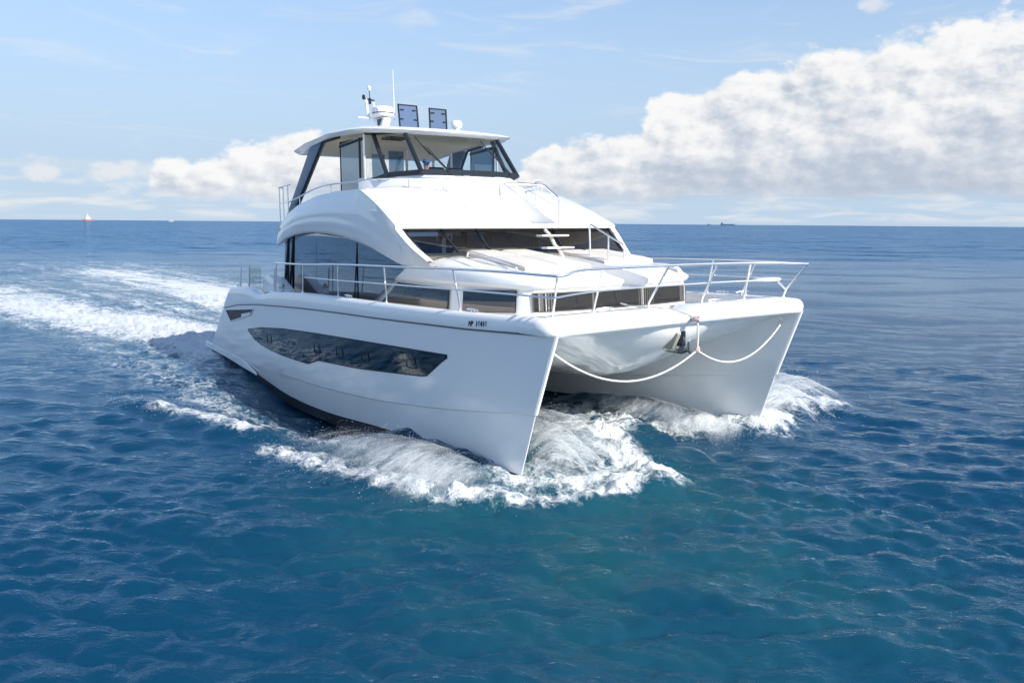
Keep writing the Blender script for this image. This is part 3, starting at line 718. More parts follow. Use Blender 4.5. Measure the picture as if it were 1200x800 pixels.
# recesses: the walkway between the pads and the forward-facing bench
cut = MB().prism([(14.0, 4.6), (14.0, 3.62), (15.2, 3.40), (16.1, 3.19), (18.2, 3.19), (18.2, 4.6)], -0.06, 0.74).build('cut', M['gel'], None, smooth=0)
cut.matrix_world = BOATM; boolean(house, cut)
cut = MB().prism([(16.25, 4.6), (16.30, 3.20), (18.2, 3.20), (18.2, 4.6)], 0.70, 2.12).build('cut', M['gel'], None, smooth=0)
cut.matrix_world = BOATM; boolean(house, cut)

def wall_y(x): return np.interp(x, [11, 13.6, 14.9, 16.2, 17.0, 17.3], [2.97, 2.96, 2.92, 2.72, 2.56, 2.46])
def side_window(quad, sgn, name='cabin_window'):
    """quad: aft-bottom, aft-top, fwd-top, fwd-bottom in x-z on the coachroof side"""
    (a, b, c, d) = quad
    def surf(u, v, off): 
        x = (a[0]*(1-v)+b[0]*v)*(1-u)+(d[0]*(1-v)+c[0]*v)*u; z = (a[1]*(1-v)+b[1]*v)*(1-u)+(d[1]*(1-v)+c[1]*v)*u
        y = wall_y(x)+off-0.045*np.clip((z-2.5)/0.75, 0, 1)
        return (x, y*sgn, z)
    return lambda off, g: [[surf(u, v, off) for v in np.linspace(-g, 1+g, 5)] for u in np.linspace(-g*0.4, 1+g*0.4, 9)]
for sgn in (-1, 1):
    for q in ([(11.75, 2.64), (12.62, 3.20), (14.98, 3.16), (14.95, 2.66)], [(15.5, 2.70), (15.5, 3.17), (17.08, 3.22), (17.08, 2.78)]):
        S = side_window(q, sgn)
        w = MB().grid(S(0.010, 0.035)).build('cabin_window', M['frame'], boat)
        L_ = np.array(S(0.014, 0.0)); k_ = 3; MB().grid(L_[:, :k_]).build('cabin_lining', M['inner'], w); MB().grid(S(0.019, 0.0)).build('pane', M['wglass'], w)
# front band of windows
def fx(y): return np.interp(abs(y), [0, 0.6, 1.3, 2.05, 2.28, 2.44], [17.74, 17.72, 17.66, 17.56, 17.48, 17.3])
fwin = MB().grid([[(fx(y)+0.012-0.05*np.clip((z-2.5)/0.75, 0, 1)+0.02, y, z) for z in (2.79, 3.0, 3.20)] for y in np.linspace(-2.33, 2.33, 21)]).build('front_window', M['cabdark'], boat)
for (y0, y1) in ((-2.30, -0.90), (-0.84, 0.55), (0.61, 2.30)):
    MB().grid([[(fx(y)+0.042-0.05*np.clip((z-2.5)/0.75, 0, 1), y, z) for z in (2.81, 3.0, 3.18)] for y in np.linspace(y0, y1, 9)]).build('pane', M['fglass'], fwin)
for (y0, y1, z0, z1) in ((-1.75, -0.95, 2.82, 3.02), (-0.2, 0.42, 2.83, 3.0), (1.05, 1.85, 2.82, 2.98)):
    MB().grid([[(fx(y)+0.022-0.05*np.clip((z-2.5)/0.75, 0, 1)+0.003, y, z) for z in (z0, z1)] for y in np.linspace(y0, y1, 6)]).build('cabin_lining', M['inner'], fwin)
# curtains just inside, modelled as pleated cloth standing 3 cm off the backing
for yc, w in ((-2.05, 0.34), (0.72, 0.52), (2.12, 0.28)):
    G = []
    for t in np.linspace(0, 1, 25):
        y = yc+(t-0.5)*w; x = fx(y)+0.028+0.008*math.sin(t*w*90)
        G.append([(x-0.05*np.clip((z-2.5)/0.75, 0, 1), y, z) for z in (2.815, 3.175)])
    MB().grid(G).build('curtain', M['curtain'], fwin)

# ---- sunpads, bench, walkway rail
def pad(x0, x1, y0, y1, th, name='sunpad', parent=boat, zf=roofz, lift=0.0, mt='pad'):
    m = MB(); nx, ny = 10, 6; G = []
    top = [[(x, y, zf(x)+th+lift-0.03*(1 if j in (0, ny) or i in (0, nx) else 0)) for j, y in enumerate(np.linspace(y0, y1, ny+1))] for i, x in enumerate(np.linspace(x0, x1, nx+1))]
    bot = [[(x, y, zf(x)+lift-0.04) for y in np.linspace(y0, y1, ny+1)] for x in np.linspace(x0, x1, nx+1)]
    m.grid(top); m.grid(bot)
    T = np.array(top); B = np.array(bot)
    m.grid([T[0], B[0]]); m.grid([T[-1], B[-1]]); m.grid([T[:, 0], B[:, 0]]); m.grid([T[:, -1], B[:, -1]])
    return m.build(name, M[mt], parent, smooth=50, bevel=0.025, seg=2)
for (x0, x1, y0, y1) in ((13.75, 15.2, -2.0, -1.06), (15.22, 16.75, -2.0, -1.06), (13.75, 15.2, -1.04, -0.10), (15.22, 16.75, -1.04, -0.10)):
    pad(x0, x1, y0, y1, 0.13)
for (x0, x1, y0, y1) in ((14.3, 16.2, 0.80, 1.62), (14.3, 16.2, 1.64, 2.45)):
    pad(x0, x1, y0, y1, 0.10)
pad(16.75, 17.35, 0.85, 2.05, 0.13, 'bench_cushion', zf=lambda x: 3.21)
# curved arm at the end of the bench
pts = cr([(16.35, 2.16, 3.60), (16.8, 2.19, 3.60), (17.2, 2.18, 3.56), (17.42, 2.12, 3.45), (17.44, 2.05, 3.30)], 5)
MB().tube(pts, 0.075, 10).build('bench_arm', M['gel'], boat)
# grab rail and moulded vent box on the starboard shoulder
m = MB(); m.tube(cr([(14.6, -2.12, 3.90), (14.75, -2.14, 4.0), (15.3, -2.16, 3.94), (16.1, -2.18, 3.82), (16.6, -2.18, 3.72), (16.66, -2.16, 3.62)], 5), 0.022, 8)
m.tube(cr([(14.8, -2.26, 3.86), (15.4, -2.28, 3.86), (16.0, -2.28, 3.78), (16.5, -2.27, 3.66)], 5), 0.018, 8)
m.build('grab_rail', M['steel'], boat)
m = MB(); G = []
for x in np.linspace(14.2, 15.9, 9):
    s_ = math.sin(math.pi*np.clip((x-14.1)/1.9, 0, 1))**0.6; z0 = roofz(x)-0.12
    G.append([(x, -2.72, z0-0.05), (x, -2.66, z0+0.10*s_), (x, -2.5, z0+0.16*s_), (x, -2.36, z0+0.12*s_), (x, -2.3, z0)])
m.grid(G, caps=(0, 1)).build('deck_locker', M['gel'], boat)
m = MB()
m.tube([(15.55, 0.92, 3.70), (15.5, 0.92, 4.55)]+cr([(15.5, 0.92, 4.55), (15.53, 0.92, 4.62), (15.62, 0.92, 4.60)], 4)+[(16.2, 0.92, 4.36), (16.66, 0.92, 4.17)]+cr([(16.66, 0.92, 4.17), (16.73, 0.92, 4.12), (16.75, 0.92, 4.02)], 4)+[(16.76, 0.92, 3.22)], 0.024, 8)
m.tube([(16.2, 0.92, 3.60), (16.2, 0.92, 4.36)], 0.022, 8)
m.build('walkway_handrail', M['steel'], boat)

# ---- saloon: floor, ceiling, glass, furniture seen through the panes
MB().box(5.0, 13.4, -2.85, 2.85, 2.38, 2.46).build('saloon_floor', M['inner'], boat)
MB().box(7.0, 9.5, 1.6, 2.39, 2.47, 2.95).build('saloon_sofa', M['inner'], boat, bevel=0.04); MB().box(10.2, 12.4, -2.7, -1.7, 2.47, 3.35).build('galley_counter', M['inner'], boat, bevel=0.04); MB().box(11.4, 12.2, 0.2, 2.4, 2.47, 3.5).build('saloon_sideboard', M['inner'], boat, bevel=0.04)
m = MB().box(13.0, 13.15, -2.8, 2.8, 3.55, 3.80).box(12.6, 13.1, -2.6, -0.4, 3.4, 3.75)
m.build('dashboard', M['dark'], boat, bevel=0.03)
for y in (-2.35, -1.3, 1.55, 2.5): MB().box(8.6, 8.75, y-0.06, y+0.06, 2.46, 4.45).build('saloon_post', M['dark'], boat)
for b_ in ((-2.2, -1.3, 3.2, 3.9), (0.6, 1.2, 3.1, 4.2)): MB().box(9.2, 9.3, *b_).build('saloon_cabinet', M['inner'], boat, bevel=0.02)
MB().box(5.0, 5.05, -2.9, 2.9, 2.46, 4.3).build('saloon_door', M['tglass'], boat, smooth=0)
# side glazing under the arch
ARCH = [(4.75, 4.05), (5.2, 4.20), (5.7, 4.30), (6.3, 4.38), (7.0, 4.43), (7.8, 4.45), (8.8, 4.42), (9.8, 4.34), (10.8, 4.20), (11.8, 4.01), (12.6, 3.82), (13.3, 3.66)]
ax, az_ = zip(*ARCH)
def arch(x): return np.interp(x, ax, az_)
for sgn in (-1, 1):
    first = None
    def pane(x0t, x1t, x0b, x1b, off, bot=2.48, inset=0.0):
        G = []
        for t in np.linspace(0, 1, 14):
            xt = x0t+(x1t-x0t)*t; xb = x0b+(x1b-x0b)*t; zt = arch(xt)-0.02+0.06; zb = bot
            if xt > 12.5: zt = arch(xt)
            G.append([((xt*v+xb*(1-v)), sgn*(2.985+off+0.055*(1-v)), zt*v+zb*(1-v)) for v in np.linspace(0, 1, 6)])
        return MB().grid(G)
    base = MB().tube([(5.0, sgn*3.10, 2.5), (5.25, sgn*2.99, 4.24), (5.72, sgn*2.99, 4.36), (5.45, sgn*3.10, 2.5)], 0.04, 6).tube([(5.72, sgn*2.98, 4.36), (7.6, sgn*2.98, 4.46), (10.42, sgn*2.98, 4.29)], 0.02, 6).tube([(10.35, sgn*3.10, 2.5), (10.42, sgn*2.98, 4.29)], 0.022, 6)
    sw = base.build('saloon_window', M['frame'], boat)
    pane(4.95, 5.55, 4.75, 5.4, 0.0).build('pane', M['sglass'], sw)
    pane(5.6, 7.6, 5.45, 7.55, 0.0).build('pane', M['sglass'], sw)
    pane(7.62, 10.4, 7.57, 10.34, 0.0).build('pane', M['sglass'], sw)
    pane(10.43, 13.28, 10.37, 11.0, 0.0).build('pane', M['sglass'], sw)

# ---- flybridge moulding: sloping front apron, brow, swept sides
def lip(y): a = np.clip(abs(y)/3.5, 0, 1); return 14.45-0.80*a**2.4
def topx(y): a = np.clip(abs(y)/3.25, 0, 1); return 11.98-0.72*a**2.2
def topz(y): a = np.clip(abs(y)/3.25, 0, 1); return 5.84-0.27*np.clip((a-0.15)/0.85, 0, 1)**1.0
YC = [-3.5, -3.42, -3.2, -2.9, -2.4, -1.9, -1.4, -0.9, -0.4, -0.02, -0.015, 0.35, 0.735, 0.74, 1.1, 1.6, 2.1, 2.6, 3.0, 3.25, 3.42, 3.5]
m = MB(); cols = []
for y in YC:
    f = y/3.5; yt = f*3.27
    c = [(lip(y)-0.45, y*0.97, 4.545), (lip(y)-0.10, y, 4.535), (lip(y)-0.02, y, 4.55), (lip(y), y, 4.585), (lip(y)-0.015, y, 4.625), (lip(y)-0.08, y, 4.665)]
    p0 = np.array(c[-1]); p1 = np.array((topx(yt), yt, topz(yt)))
    for t in (0.12, 0.25, 0.4, 0.55, 0.7, 0.85, 0.97):
        q = p0+(p1-p0)*t; q[2] += 0.055*math.sin(math.pi*t); c.append(tuple(q))
    p1[0] -= 0.05; c.append(tuple(p1+np.array([0, 0, 0.004])))
    # ledge, then the coaming under the windscreen
    k = np.clip((abs(yt)-0.3)/1.2, 0, 1)
    wy = np.sign(yt)*min(abs(yt)*0.86, 2.36); wx = np.interp(abs(wy), [0, 0.8, 1.58, 2.05, 2.3, 2.4], [11.72, 11.70, 11.56, 10.52, 9.6, 9.0])
    c.append((min(wx+0.16, topx(yt)-0.1), wy*1.03, topz(yt)-0.03*k)); c.append((wx+0.04, wy, 5.93)); c.append((wx-0.02, wy*0.995, 5.985)); c.append((wx-0.25, wy*0.97, 5.985))
    if -0.016 < y < 0.737:      # stair well cut into the apron
        c = [(px, py, min(pz, 4.66 if px > 12.75 else 5.02) if px > 11.95 else pz) for px, py, pz in c]
    cols.append(c)
m.grid(cols)
apron = m.build('flybridge_apron', M['gel'], boat, smooth=40)
# sides
def side_T(t):      # top edge: brow corner -> up the crease -> aft along the coaming
    return np.array([np.interp(t, [0, 0.06, 0.30, 0.36, 0.5, 0.64, 0.78, 0.88, 0.94, 1.0], [13.62, 13.40, 11.28, 10.9, 9.6, 8.0, 6.4, 5.5, 5.05, 4.72]),
                     np.interp(t, [0, 0.06, 0.30, 0.36, 0.5, 0.8, 1.0], [3.49, 3.46, 3.27, 3.22, 3.16, 3.10, 3.06]),
                     np.interp(t, [0, 0.06, 0.30, 0.36, 0.5, 0.64, 0.78, 0.88, 0.94, 1.0], [4.56, 4.66, 5.555, 5.58, 5.60, 5.52, 5.29, 5.05, 4.86, 4.66])])
def side_B(t):
    x = np.interp(t, [0, 0.3, 1.0], [13.42, 11.3, 4.72]); return np.array([x, 3.18, float(arch(x))+0.02])
EDGE = np.array(cols[-1][3:14]); _el = np.concatenate([[0], np.cumsum(np.linalg.norm(np.diff(EDGE, axis=0), axis=1))]); _el /= _el[-1]
_sT = side_T
def side_T(t):
    if t <= 0.30: return np.array([np.interp(t/0.30, _el, EDGE[:, i]) for i in range(3)])
    w = np.clip((t-0.30)/0.10, 0, 1); return (EDGE[-1]+(_sT(t)-_sT(0.30)))*(1-w)+_sT(t)*w
_T2, _B2 = side_T, side_B
CH = np.array([(13.62, 3.50, 4.555), (13.86, 3.47, 4.36), (14.18, 3.38, 4.10), (14.62, 3.22, 3.80)])
def side_T(t):
    if t >= 0: return _T2(t)
    return np.array([np.interp(-t/0.25, [0, 0.2, 0.6, 1], CH[:, i]) for i in range(3)])
def side_B(t):
    if t >= 0: return _B2(t)
    q = -t/0.25; return np.array([13.42+1.15*q, 3.18-0.08*q, _B2(0)[2]+0.0*q])
TS = np.unique(np.concatenate([np.linspace(-0.25, -0.004, 12), _el*0.30, np.linspace(0.30, 1, 44)]))
for sgn in (-1, 1):
    G = []
    for t in TS:
        A, B = side_B(t), side_T(t); row = [A+np.array([0, -0.22, 0.03]), A+np.array([0, -0.03, -0.01])]
        k = min(1, max(0, t-0.02)/0.34)*min(1, (1.03-t)/0.25)
        for r in np.linspace(0, 1, 19):
            p = A+(B-A)*r
            p[1] += k*(0.17*math.sin(math.pi*min(1, r*1.05))**0.75)
            # styling creases
            p[1] += -0.045*k*(1/(1+math.exp(-(r-0.34)*70)))-0.045*k*(1/(1+math.exp(-(r-0.64)*70)))+0.08*k*r
            row.append(p)
        w_ = np.clip((t-0.30)/0.05, 0, 1)
        if t < 0: row.append(B+np.array([0.02, -0.05, 0.02])); row.append(B+np.array([0.0, -0.17, 0.0]))
        else: row.append(B+np.array([-0.02*(1-w_), -0.05*w_-0.01, -0.03*(1-w_)])); row.append(np.array([B[0]-0.06*(1-w_), B[1]-0.16*w_-0.03, B[2]-0.02-0.06*(1-w_)]))
        G.append([(x, y*sgn, z) for x, y, z in row])
    MB().grid(G, caps=(1,)).build('flybridge_side', M['gel'], boat, smooth=45)
    # sloping bright trim on the side
    m = MB().add([(12.30, 3.515, 5.03), (12.75, 3.52, 5.0), (12.72, 3.525, 4.985)], [(0, 1, 2)])
    if sgn < 0: m.flip_y()
    m.build('side_trim', M['steel'], boat)
MB().box(4.7, 11.4, -3.15, 3.15, 4.50, 4.62).box(11.4, 13.4, -3.0, 3.0, 4.50, 4.56).build('flybridge_floor', M['ceil'], boat)
# front saloon windows, raked under the brow
def fwx(y, v): a = np.clip(abs(y)/3.3, 0, 1); return (14.55-0.22*a**2)*(1-v)+(13.95-0.42*a**2)*v
def fwy(y, v): return y*(3.15*(1-v)+3.32*v)/3.2
def fwz(v): return 3.93+0.60*v
m = MB()
m.grid([[(fwx(y, v)-0.012, fwy(y, v), fwz(v)) for v in (0, 0.5, 1)] for y in np.linspace(-3.2, 3.2, 2*12+1)])
ys = np.linspace(-3.2, 3.2, 30)
fb = MB()
for v in (0.02, 0.94): fb.tube([(fwx(y, v), fwy(y, v), fwz(v)) for y in ys], 0.032, 6)
for y in (-3.17, -2.25, -1.35, 0.95, 3.17): fb.tube([(fwx(y, v), fwy(y, v), fwz(v)) for v in (0, 1)], 0.035 if abs(y) > 3 else 0.028, 6)
sf = fb.build('saloon_windscreen', M['frame'], boat)
m.build('pane', M['fglass'], sf)
# boarding steps up to the flybridge
m = MB(); 
for (x, z) in ((14.80, 4.36), (15.02, 4.06)): m.box(x-0.13, x+0.13, -0.12, 0.74, z-0.022, z+0.022)
st = m.build('boarding_steps', M['white'], boat, bevel=0.012)
m = MB().tube([(14.5, 0.30, 4.50), (14.72, 0.31, 4.34), (14.86, 0.33, 4.12), (15.0, 0.35, 4.03), (15.12, 0.36, 3.86), (15.22, 0.36, 3.72)], 0.045, 8)
m.build('stringer', M['pad'], st)
# stair handrails on the apron
m = MB()
m.tube([(11.9, 0.80, 5.80), (12.6, 0.80, 5.78), (13.72, 0.80, 5.68)]+cr([(13.72, 0.80, 5.68), (13.86, 0.80, 5.65), (14.0, 0.80, 5.56)], 4)+[(14.36, 0.80, 5.36)]+cr([(14.36, 0.80, 5.36), (14.42, 0.80, 5.30), (14.42, 0.80, 5.2)], 4)+[(14.42, 0.80, 4.56)], 0.024, 8)
m.tube([(13.45, 0.80, 5.70), (13.45, 0.80, 5.10)], 0.020, 8); m.lathe([(0.06, 5.09), (0.06, 5.12)], (13.45, 0.80, 0), 10)
m.build('stair_handrail', M['steel'], boat)

for y in (-1.45, 1.62):
    pts = []
    for t in np.linspace(0.02, 0.97, 14):
        f = y/3.5*3.5; p0 = np.array((lip(y)-0.08, y, 4.665)); p1 = np.array((topx(y*0.934), y*0.934, topz(y*0.934))); q = p0+(p1-p0)*t; q[2] += 0.055*math.sin(math.pi*t)+0.001; pts.append(q)
    MB().tube(pts, 0.006, 4).build('moulding_seam', M['groove'], apron)
for (x, y) in ((18.25, -1.9), (18.25, 1.45), (18.3, 0.0)):
    z = float(zdeck(x)); m = MB().box(x-0.25, x+0.25, y-0.28, y+0.28, z-0.02, z+0.022); dh = m.build('deck_hatch', M['gel'], boat, bevel=0.012)
    MB().box(x-0.19, x+0.19, y-0.22, y+0.22, z+0.0225, z+0.027).build('hatch_lens', M['hglass'], dh)
for (y0, y1) in ((-3.1, -0.35), (0.35, 3.1)):
    G = [[(x, y, float(zdeck(x))+0.004) for y in np.linspace(y0, y1, 4)] for x in np.linspace(17.95, 18.8, 5)]
    MB().grid(G).build('non_skid_panel', M['skid'], boat)
for sgn in (-1, 1):
    G = [[(x, sgn*y, float(zdeck(x))+0.004) for y in np.linspace(3.08, ygun(x)-0.36, 3)] for x in np.linspace(7.5, 17.3, 30)]
    MB().grid(G).build('non_skid_panel', M['skid'], boat)
# ---- flybridge windscreen, pillars, wheelhouse
B_ = [(9.55, -2.28, 5.80), (10.50, -2.06, 5.98), (11.58, -1.58, 6.02), (11.74, -0.6, 6.03), (11.74, 0.6, 6.03), (11.58, 1.58, 6.02), (10.50, 2.06, 5.98), (9.55, 2.28, 5.80)]
T_ = [(9.50, -2.26, 7.20), (9.62, -2.02, 7.20), (10.55, -1.53, 7.20), (10.68, -0.6, 7.20), (10.68, 0.6, 7.20), (10.55, 1.53, 7.20), (9.62, 2.02, 7.20), (9.50, 2.26, 7.20)]
def L3(a, b, t): return tuple(np.array(a)*(1-t)+np.array(b)*t)
m = MB()
def bar(a, b, w, dpt=0.05):
    a, b = np.array(a), np.array(b); d = (b-a)/np.linalg.norm(b-a); s_ = np.array([-d[1], d[0], 0]); 
    if np.linalg.norm(s_) < 0.05: s_ = np.array([1.0, 0, 0])
    s_ /= np.linalg.norm(s_); n_ = np.cross(d, s_)
    for sg in ((1),):
        V = [p+s_*w*i+n_*dpt*j for p in (a, b) for i, j in ((-.5, -.5), (.5, -.5), (.5, .5), (-.5, .5))]
        m.add(V, [(0, 1, 2, 3), (7, 6, 5, 4), (0, 4, 5, 1), (1, 5, 6, 2), (2, 6, 7, 3), (3, 7, 4, 0)])
for i in (1, 2, 5, 6): m.tube([B_[i], T_[i]], 0.066, 8)
for i in range(7):
    a, b = B_[i], B_[i+1]; m.grid([[np.array(p)+np.array([0.01, 0, z]) for z in (-0.03, 0.11)] for p in (a, b)]); m.grid([[np.array(p)+np.array([-0.03, 0, z]) for z in (-0.03, 0.10)] for p in (a, b)])
    m.tube([T_[i], T_[i+1]], 0.03, 6)
ws = m.build('windscreen', M['frame'], boat, smooth=30)
for i in range(7):
    MB().grid([[L3(B_[i], T_[i], t), L3(B_[i+1], T_[i+1], t)] for t in (0.06, 1)]).build('pane', M['cglass'], ws, smooth=0)
for i in (0, 7): MB().tube([B_[i], T_[i]], 0.035, 8).build('pillar', M['steel'], ws)
for sgn in (-1, 1):
    # wiper
    def wp(y, t, off=0.05): 
        b = np.array([np.interp(y, [-1.58, -0.6, 0.6, 1.58], [11.58, 11.74, 11.74, 11.58]), y, 6.03]); return b+t*np.array([-1.05, 0, 1.17])+np.array([off, 0, off])
    y0 = -0.85 if sgn < 0 else 1.25
    m2 = MB().tube([wp(y0, 0.0), wp(y0-0.38, 0.62)], 0.018, 6).tube([wp(y0+0.03, 0.0), wp(y0-0.30, 0.55, 0.07)], 0.012, 6).tube([wp(y0-0.30, 0.40), wp(y0-0.50, 0.84)], 0.016, 6)
    m2.build('wiper', M['rubber'], ws)
    # dark sliding side window and the swept after struts
    m2 = MB().grid([[(x, sgn*2.30, z) for z in (5.45, 7.12)] for x in (7.95, 9.30)])
    sd = m2.build('side_door_pane', M['tglass'], boat, smooth=0)
    m2 = MB().tube([(7.95, sgn*2.30, 5.4), (7.98, sgn*2.30, 7.12)], 0.02, 6).tube([(9.28, sgn*2.30, 5.4), (9.3, sgn*2.30, 7.12)], 0.035, 6).tube([(7.95, sgn*2.30, 6.98), (9.5, sgn*2.28, 7.08)], 0.045, 6)
    m2.build('frame', M['frame'], sd)
    a0, a1 = np.array([5.05, sgn*2.78, 5.02]), np.array([6.85, sgn*2.52, 7.14])
    V = []
    for p, w in ((a0, 0.62), (a1, 0.95)):
        for dx, dy in ((-w/2, -0.05), (w/2, -0.05), (w/2, 0.05), (-w/2, 0.05)): V.append(p+np.array([dx, dy, 0]))
    m2 = MB().add(V, [(0, 1, 2, 3), (7, 6, 5, 4), (0, 4, 5, 1), (1, 5, 6, 2), (2, 6, 7, 3), (3, 7, 4, 0)])
    s1 = m2.build('hardtop_strut', M['bluefr'], boat, bevel=0.015, smooth=40)
    m2 = MB().tube([a0+np.array([0.34, sgn*0.06, 0]), a1+np.array([0.50, sgn*0.06, 0]), (8.4, sgn*2.5, 7.2)], 0.04, 6); m2.build('strut_edge', M['rubber'], s1)

# ---- hardtop
def ht(grow, zo):
    h = [(4.95, 0), (4.95, 1.4), (4.97, 2.3), (5.02, 2.58), (5.2, 2.66), (6.2, 2.71), (8.0, 2.72), (9.3, 2.64), (9.9, 2.50), (10.35, 2.22), (10.62, 1.95), (10.78, 1.6), (10.98, 0.9), (11.06, 0)]
    pts = []
    for x, y in h:
        z = interp(x, [5.0, 6, 7.2, 8.5, 10, 11.1], [6.99, 7.12, 7.24, 7.28, 7.25, 7.17])+zo
        pts.append((x+grow*(1 if x > 8 else -1)*np.clip(abs(x-8)/2.5, 0, 1), max(0, y+grow*(y > 0)), float(z)))
    return pts+[(x, -y, z) for x, y, z in pts[-2:0:-1]]
rows = [ht(-0.34, -0.02), ht(-0.20, -0.045), ht(-0.13, -0.045), ht(-0.012, 0.035), ht(0.0, 0.05), ht(-0.012, 0.066), ht(-0.17, 0.135), ht(-0.20, 0.145), ht(-0.9, 0.235), ht(-1.6, 0.275)]
m = MB().grid(rows, cv=True)
top = rows[-1]; c = (8.2, 0, 7.58); n = len(top); m.add(list(top)+[c], [(i, (i+1) % n, n) for i in range(n)])
hard = m.build('hardtop', M['gel'], boat, smooth=20)
und = rows[0]; m = MB(); m.add(list(und)+[(8.2, 0, 7.22)], [(i, (i+1) % n, n) for i in range(n)]); m.build('headliner', M['ceil'], hard, smooth=50)
for (x, y) in ((10.1, -0.5), (10.1, 0.9), (8.8, -0.4), (8.8, 0.9)): MB().lathe([(0.07, 7.150), (0.075, 7.20)], (x, y, 0), 14).build('downlight', M['white'], hard)
fr = MB().tube([(9.75, -1.55, 7.12), (9.75, -0.95, 7.12), (9.25, -0.95, 7.14), (9.25, -1.55, 7.14)], 0.045, 6, closed=True).build('roof_hatch_frame', M['frame'], hard)
# small fin at the after edge of the roof
MB().prism([(6.4, 7.42), (7.3, 7.50), (6.9, 7.40)], -2.1, -1.95).build('roof_fin', M['gel'], hard, smooth=0)

# opened roof hatches
for (yc, w, x0, lean, h) in ((-0.55, 0.62, 9.05, 0.10, 0.72), (0.33, 0.58, 9.25, 0.12, 0.66)):
    z0 = 7.47; tw = 0.05 if yc > 0 else 0.0
    c4 = [(x0, yc-w/2, z0), (x0, yc+w/2, z0), (x0-lean, yc+w/2+tw, z0+h), (x0-lean, yc-w/2+tw, z0+h)]
    hf = MB().tube(c4, 0.032, 6, closed=True).build('open_hatch', M['frame'], hard)
    MB().add([np.array(p)+np.array([dx, 0, 0]) for dx in (-0.01, 0.01) for p in c4], [(0, 1, 2, 3), (7, 6, 5, 4)]).build('acrylic', M['hatchglass'], hf, smooth=0)
    m2 = MB()
    for (a, b) in ((0.18, 0.80), (0.82, 0.80), (0.12, 0.42), (0.88, 0.42)):
        p = np.array(c4[0])*(1-a)*(1-b)+np.array(c4[1])*a*(1-b)+np.array(c4[2])*a*b+np.array(c4[3])*(1-a)*b
        MB().box(p[0]-0.02, p[0]+0.04, p[1]-0.05, p[1]+0.05, p[2]-0.02, p[2]+0.02).build('latch', M['frame'], hf)
# radar, mast, aerials, searchlight
rx, ry = 7.55, -0.70
m = MB().prism([(rx-0.12, 7.46), (rx+0.10, 7.46), (rx+0.42, 7.92), (rx+0.25, 7.96), (rx-0.42, 7.96), (rx-0.1, 7.72)], ry-0.13, ry+0.13)
rd = m.build('radar', M['gel'], boat, bevel=0.03)
m = MB().lathe([(0.0, 7.98), (0.28, 7.98), (0.335, 8.02), (0.345, 8.08), (0.34, 8.20), (0.30, 8.27), (0.18, 8.30), (0, 8.30)], (rx+0.12, ry, 0), 28)
m.build('radome', M['white'], rd, smooth=50)
m = MB().lathe([(0.347, 8.075), (0.350, 8.085), (0.350, 8.095), (0.347, 8.105)], (rx+0.12, ry, 0), 28); m.build('seam', M['frame'], rd)
m = MB().prism([(rx+0.02, 7.60), (rx+0.30, 7.92), (rx-0.05, 7.92)], ry-0.14, ry-0.132); m.build('bracket_shadow_plate', M['frame'], rd)
m = MB().tube([(rx-0.1, ry-0.75, 7.95), (rx-0.1, ry+0.1, 7.95)], 0.022, 6).tube([(rx-0.25, ry-0.32, 7.95), (rx-0.27, ry-0.38, 8.55)], [0.055, 0.03], 8).tube([(rx-0.2, ry-0.10, 7.95), (rx-0.22, ry-0.16, 8.45)], [0.05, 0.035], 8)
mast = m.build('mast', M['white'], boat)
m = MB().tube([(rx-0.27, ry-0.48, 8.55), (rx-0.27, ry-0.10, 8.52)], 0.025, 6).lathe([(0.04, 8.40), (0.05, 8.50), (0.04, 8.58)], (rx-0.27, ry-0.25, 0), 8).lathe([(0.03, 8.52), (0.05, 8.56), (0.05, 8.64), (0.02, 8.67)], (rx-0.27, ry-0.46, 0), 8).tube([(rx-0.27, ry-0.26, 8.5), (rx-0.27, ry-0.26, 8.86)], 0.012, 6)
m.build('masthead_light', M['frame'], mast)
m = MB().lathe([(0.03, 8.80), (0.055, 8.84), (0.055, 8.92), (0.02, 8.95)], (rx-0.27, ry-0.26, 0), 10); m.build('anchor_light', M['white'], mast)
MB().tube([(8.6, -0.80, 7.45), (8.6, -0.80, 7.7), (8.58, -0.81, 9.25)], [0.02, 0.014, 0.007], 6).build('whip_aerial', M['white'], boat)
m = MB().lathe([(0.09, 7.40), (0.09, 7.44), (0.14, 7.46), (0.165, 7.54), (0.15, 7.62), (0.10, 7.66), (0.0, 7.67)], (10.3, 0.32, 0), 18); m.build('satellite_dome', M['white'], boat, smooth=60)

# ---- helm station, seats and helmsman
MB().prism([(10.1, 4.6), (11.2, 4.6), (11.45, 5.95), (10.9, 6.05), (10.2, 5.6)], -1.5, 1.5).build('helm_console', M['dark'], boat, bevel=0.03)
for y in (0.55, 1.25):
    m = MB().box(8.75, 9.3, y-0.27, y+0.27, 5.10, 5.28).box(8.62, 8.78, y-0.27, y+0.27, 5.28, 6.45).box(8.9, 9.15, y-0.12, y+0.12, 4.62, 5.1)
    hs = m.build('helm_seat', M['navy'], boat, bevel=0.05, seg=3)
    MB().box(8.79, 8.80, y-0.18, y+0.18, 5.75, 6.25).build('seat_panel', M['white'], hs, bevel=0.0)
m = MB().tube([(10.05, 1.45+0.19*math.cos(a), 5.92+0.19*math.sin(a)) for a in np.linspace(0, 2*math.pi, 18, endpoint=False)], 0.016, 6, closed=True)
m.build('steering_wheel', M['rubber'], boat)
for (x, y) in ((6.9, -1.1), (6.9, 0.5), (6.9, 1.5), (6.9, 2.2)): MB().tube([(x, y, 4.62), (x, y, 7.2)], 0.045, 8).build('hardtop_post', M['white'], boat)
